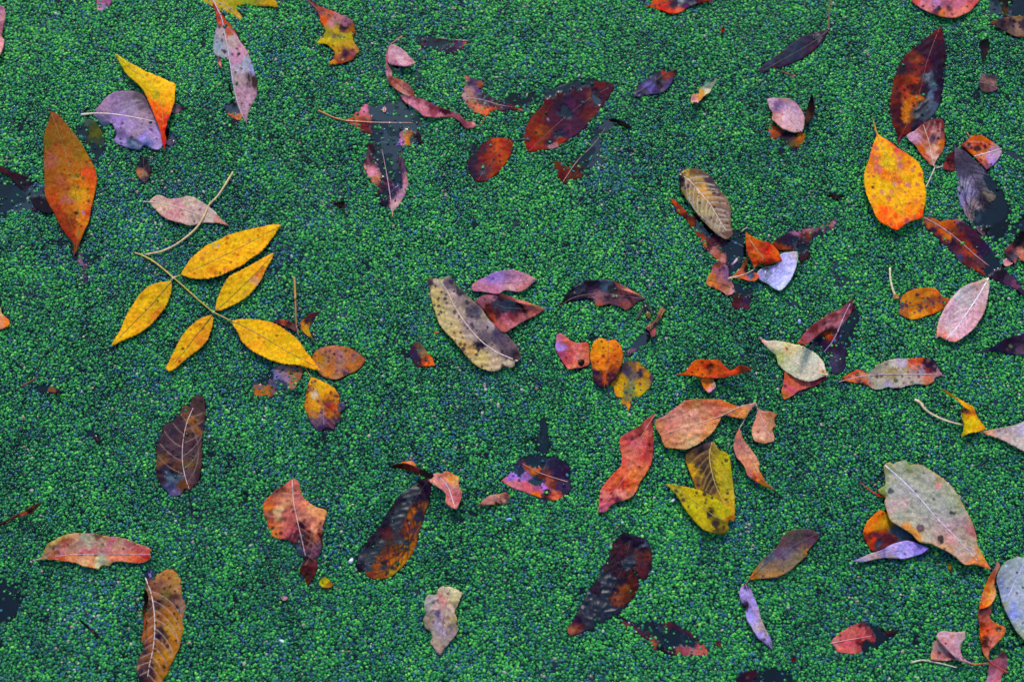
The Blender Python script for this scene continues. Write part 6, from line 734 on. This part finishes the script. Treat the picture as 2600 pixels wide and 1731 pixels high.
def look(x, y):
    return mask[np.clip(((y - GY0) / 2).astype(int), 0, mask.shape[0] - 1), np.clip(((x - GX0) / 2).astype(int), 0, mask.shape[1] - 1)]

DX, DY = 0.56, 0.44
def layer(sp, z0, dz, keep, seed, dt=0.0):
    r = np.random.default_rng(seed); xs = np.arange(-DX, DX, sp); ys = np.arange(-DY, DY, sp * .866)
    X, Y = np.meshgrid(xs, ys); X = X + (np.arange(len(ys)) % 2)[:, None] * sp / 2; X = X.ravel(); Y = Y.ravel()
    X = X + (r.random(len(X)) - .5) * sp * .8; Y = Y + (r.random(len(X)) - .5) * sp * .8
    k = r.random(len(X)) < keep; X = X[k]; Y = Y[k]; px, py = back(X, Y); Q = np.stack([px, py], 1)
    jx = fbm(Q, 30, 3, 3.3) * 9 + (r.random(len(px)) - .5) * 9; jy = fbm(Q, 30, 3, 8.1) * 9 + (r.random(len(px)) - .5) * 9
    here = look(px, py); soft = (here < 2) & (look(px + jx, py + jy) != 2)
    gone = np.where(here == 2, True, (look(px + jx, py + jy) > 0) & ((here > 0) | (r.random(len(px)) < .75)))
    stray = gone & (r.random(len(px)) < np.where(here == 2, .006, .065))
    tiny = (fbm(Q, 34, 3, 21.7) > .57) & (r.random(len(px)) < .7)
    ok = (~gone | stray) & ~tiny
    X, Y, px, py, Q = X[ok], Y[ok], px[ok], py[ok], Q[ok]; st = stray[ok]; n = len(X)
    tone = dt + .485 + .175 * r.standard_normal(n) + .10 * fbm(Q, 320, 3, 1.1) + .17 * fbm(Q, 60, 3, 4.4) + .12 * fbm(Q, 1400, 2, 9.0)
    # pale dead fronds here and there; more dull blue ones towards upper right and in drifts
    drift = np.clip(fbm(Q, 170, 3, 13.0) * 2.2 - .35, 0, 1)
    dull = (r.random(n) < .12 + .26 * drift).astype(float); pale = (r.random(n) < .004 + .02 * drift).astype(float)
    z = (z0 + dz * r.standard_normal(n)) + .5 * fbm(Q, 45, 2, 2.2); z = np.where(st, np.where(here[ok] == 2, 4.5, .4), z)
    s = np.clip(1.0 + .15 * r.standard_normal(n), .6, 1.5)
    return np.stack([X, Y, z * MM], 1), tone, dull, pale, s, r
def frond_mesh(name, shape, mat):
    """one small floating frond: a plump lens, longer or two lobed"""
    V, F = [], []; K, R = 9, [(0.0, 1.0), (.42, .88), (.78, .55), (1.0, .05), (.72, -.42), (0.0, -.62)]
    rings = []
    for (rr, zz) in R:
        if rr == 0: rings.append([len(V)]); V.append((0, 0, zz * .5))
        else:
            ids = []
            for k in range(K):
                a = 2 * math.pi * k / K
                e = {'round': 1 + .05 * math.cos(3 * a), 'oval': 1 + .2 * math.cos(2 * a), 'bean': 1 + .24 * math.cos(2 * a) - .13 * math.cos(a)}[shape]
                ids.append(len(V)); V.append((rr * e * math.cos(a), rr * e * math.sin(a), zz * .5))
            rings.append(ids)
    for a, b in zip(rings[:-1], rings[1:]):
        for k in range(K):
            k2 = (k + 1) % K
            if len(a) == 1: F.append((a[0], b[k], b[k2]))
            elif len(b) == 1: F.append((a[k], b[0], a[k2]))
            else: F.append((a[k], b[k], b[k2], a[k2]))
    me = bpy.data.meshes.new(name); me.from_pydata(V, [], F); me.materials.append(mat); me.polygons.foreach_set('use_smooth', [True] * len(me.polygons)); me.update(); return me
m, nt, bs = newmat('duckweed_frond'); L = nt.links.new
ta = N(nt, 'ShaderNodeAttribute', attribute_name='tone', attribute_type='INSTANCER'); da = N(nt, 'ShaderNodeAttribute', attribute_name='dull', attribute_type='INSTANCER'); pa = N(nt, 'ShaderNodeAttribute', attribute_name='pale', attribute_type='INSTANCER')
cr = N(nt, 'ShaderNodeValToRGB'); e = cr.color_ramp.elements
e[0].position = 0.0; e[0].color = (.001, .010, .008, 1); e[1].position = 1.0; e[1].color = (.14, .40, .06, 1)
for p, c in ((.25, (.003, .045, .020)), (.45, (.010, .115, .036)), (.62, (.022, .205, .034)), (.80, (.055, .32, .040))):
    q = e.new(p); q.color = (*c, 1)
L(ta.outputs['Fac'], cr.inputs[0])
mxa = N(nt, 'ShaderNodeMix', data_type='RGBA'); L(da.outputs['Fac'], mxa.inputs[0]); L(cr.outputs[0], mxa.inputs[6])
dc = N(nt, 'ShaderNodeValToRGB'); dc.color_ramp.elements[0].color = (.003, .014, .032, 1); dc.color_ramp.elements[1].color = (.03, .14, .19, 1); L(ta.outputs['Fac'], dc.inputs[0]); L(dc.outputs[0], mxa.inputs[7])
mxb = N(nt, 'ShaderNodeMix', data_type='RGBA'); L(pa.outputs['Fac'], mxb.inputs[0]); L(mxa.outputs[2], mxb.inputs[6]); dt = N(nt, 'ShaderNodeValToRGB'); dt.color_ramp.elements[0].color = (.16, .09, .04, 1); dt.color_ramp.elements[1].color = (.30, .34, .30, 1); L(ta.outputs['Fac'], dt.inputs[0]); L(dt.outputs[0], mxb.inputs[7])
L(mxb.outputs[2], bs.inputs['Base Color']); bs.inputs['Roughness'].default_value = .16; bs.inputs['Specular IOR Level'].default_value = .16
FROND = m
holder = bpy.data.collections.new('frond_shapes')
fr_objs = []
for nm, sh in (('frond_round', 'round'), ('frond_oval', 'oval'), ('frond_bean', 'bean')):
    fr_objs.append(bpy.data.objects.new(nm, frond_mesh(nm, sh, FROND))); holder.objects.link(fr_objs[-1])
Ls = [layer(.00178, .9, .45, .98, 11), layer(.0023, 1.9, .45, .6, 12), layer(.0020, -.9, .3, .95, 13, -.36)]  # lowest layer toned darker, putting the shade of the gaps into its colour
P3 = np.vstack([a[0] for a in Ls]); n = len(P3)
me = bpy.data.meshes.new('duckweed'); me.vertices.add(n); me.vertices.foreach_set('co', P3.astype(np.float32).ravel())
rr = np.random.default_rng(77)
def vat(nm, ty, key, arr): me.attributes.new(nm, ty, 'POINT').data.foreach_set(key, np.ascontiguousarray(arr, dtype=np.float32).ravel())
vat('tone', 'FLOAT', 'value', np.clip(np.concatenate([a[1] for a in Ls]), 0, 1)); vat('dull', 'FLOAT', 'value', np.concatenate([a[2] for a in Ls])); vat('pale', 'FLOAT', 'value', np.concatenate([a[3] for a in Ls]))
sz = np.concatenate([a[4] for a in Ls]) * 3.95 * MM; vat('fscale', 'FLOAT', 'value', sz)
vat('frot', 'FLOAT_VECTOR', 'vector', np.stack([rr.normal(0, .28, n), rr.normal(0, .28, n), rr.uniform(0, 6.283, n)], 1))
idx = me.attributes.new('shape', 'INT', 'POINT'); idx.data.foreach_set('value', rr.integers(0, 3, n).astype(np.int32))
dw = bpy.data.objects.new('duckweed', me); C.objects.link(dw); tag(dw, 'carpet of tiny round green duckweed covering the pond', 'duckweed', kind='stuff')
ng = bpy.data.node_groups.new('duckweed_scatter', 'GeometryNodeTree'); ng.interface.new_socket('Geometry', in_out='INPUT', socket_type='NodeSocketGeometry'); ng.interface.new_socket('Geometry', in_out='OUTPUT', socket_type='NodeSocketGeometry')
gi = ng.nodes.new('NodeGroupInput'); go = ng.nodes.new('NodeGroupOutput'); ip = ng.nodes.new('GeometryNodeInstanceOnPoints'); ci = ng.nodes.new('GeometryNodeCollectionInfo')
ci.inputs['Collection'].default_value = holder; ci.inputs['Separate Children'].default_value = True; ci.inputs['Reset Children'].default_value = True
def na(nm, ty):
    a = ng.nodes.new('GeometryNodeInputNamedAttribute'); a.data_type = ty; a.inputs['Name'].default_value = nm; return a.outputs['Attribute']
ng.links.new(gi.outputs[0], ip.inputs['Points']); ng.links.new(ci.outputs[0], ip.inputs['Instance']); ip.inputs['Pick Instance'].default_value = True
ng.links.new(na('shape', 'INT'), ip.inputs['Instance Index']); ng.links.new(na('fscale', 'FLOAT'), ip.inputs['Scale'])
er = ng.nodes.new('FunctionNodeEulerToRotation'); ng.links.new(na('frot', 'FLOAT_VECTOR'), er.inputs[0]); ng.links.new(er.outputs[0], ip.inputs['Rotation'])
ng.links.new(ip.outputs[0], go.inputs[0])
md = dw.modifiers.new('scatter', 'NODES'); md.node_group = ng
print('duckweed fronds', n, 'leaves', NB[0])
# the same weed beyond, too far off the frame to be told grain by grain
m, nt, bs = newmat('duckweed_far'); L = nt.links.new; tc = N(nt, 'ShaderNodeTexCoord'); vo = N(nt, 'ShaderNodeTexVoronoi'); vo.inputs['Scale'].default_value = 520; L(tc.outputs['Object'], vo.inputs['Vector'])
sp_ = N(nt, 'ShaderNodeSeparateColor'); L(vo.outputs['Color'], sp_.inputs[0]); c2 = N(nt, 'ShaderNodeValToRGB'); c2.color_ramp.elements[0].color = (.005, .05, .035, 1); c2.color_ramp.elements[1].color = (.03, .26, .04, 1); L(sp_.outputs[0], c2.inputs[0]); L(c2.outputs[0], bs.inputs['Base Color'])
inv = N(nt, 'ShaderNodeMath', operation='SUBTRACT'); inv.inputs[0].default_value = 1; L(vo.outputs['Distance'], inv.inputs[1]); b2 = N(nt, 'ShaderNodeBump'); b2.inputs['Distance'].default_value = .001; L(inv.outputs[0], b2.inputs['Height']); L(b2.outputs[0], bs.inputs['Normal']); bs.inputs['Roughness'].default_value = .35
z = .0005; V = [(-DX, -DY, z), (DX, -DY, z), (DX, DY, z), (-DX, DY, z), (-30, -30, z), (30, -30, z), (30, 30, z), (-30, 30, z)]
fm_ = mesh_obj('far_duckweed', V, [(4, 5, 1, 0), (5, 6, 2, 1), (6, 7, 3, 2), (7, 4, 0, 3)], m, None, False); tag(fm_, 'duckweed carpet spreading on beyond the near fronds', 'duckweed', kind='stuff')
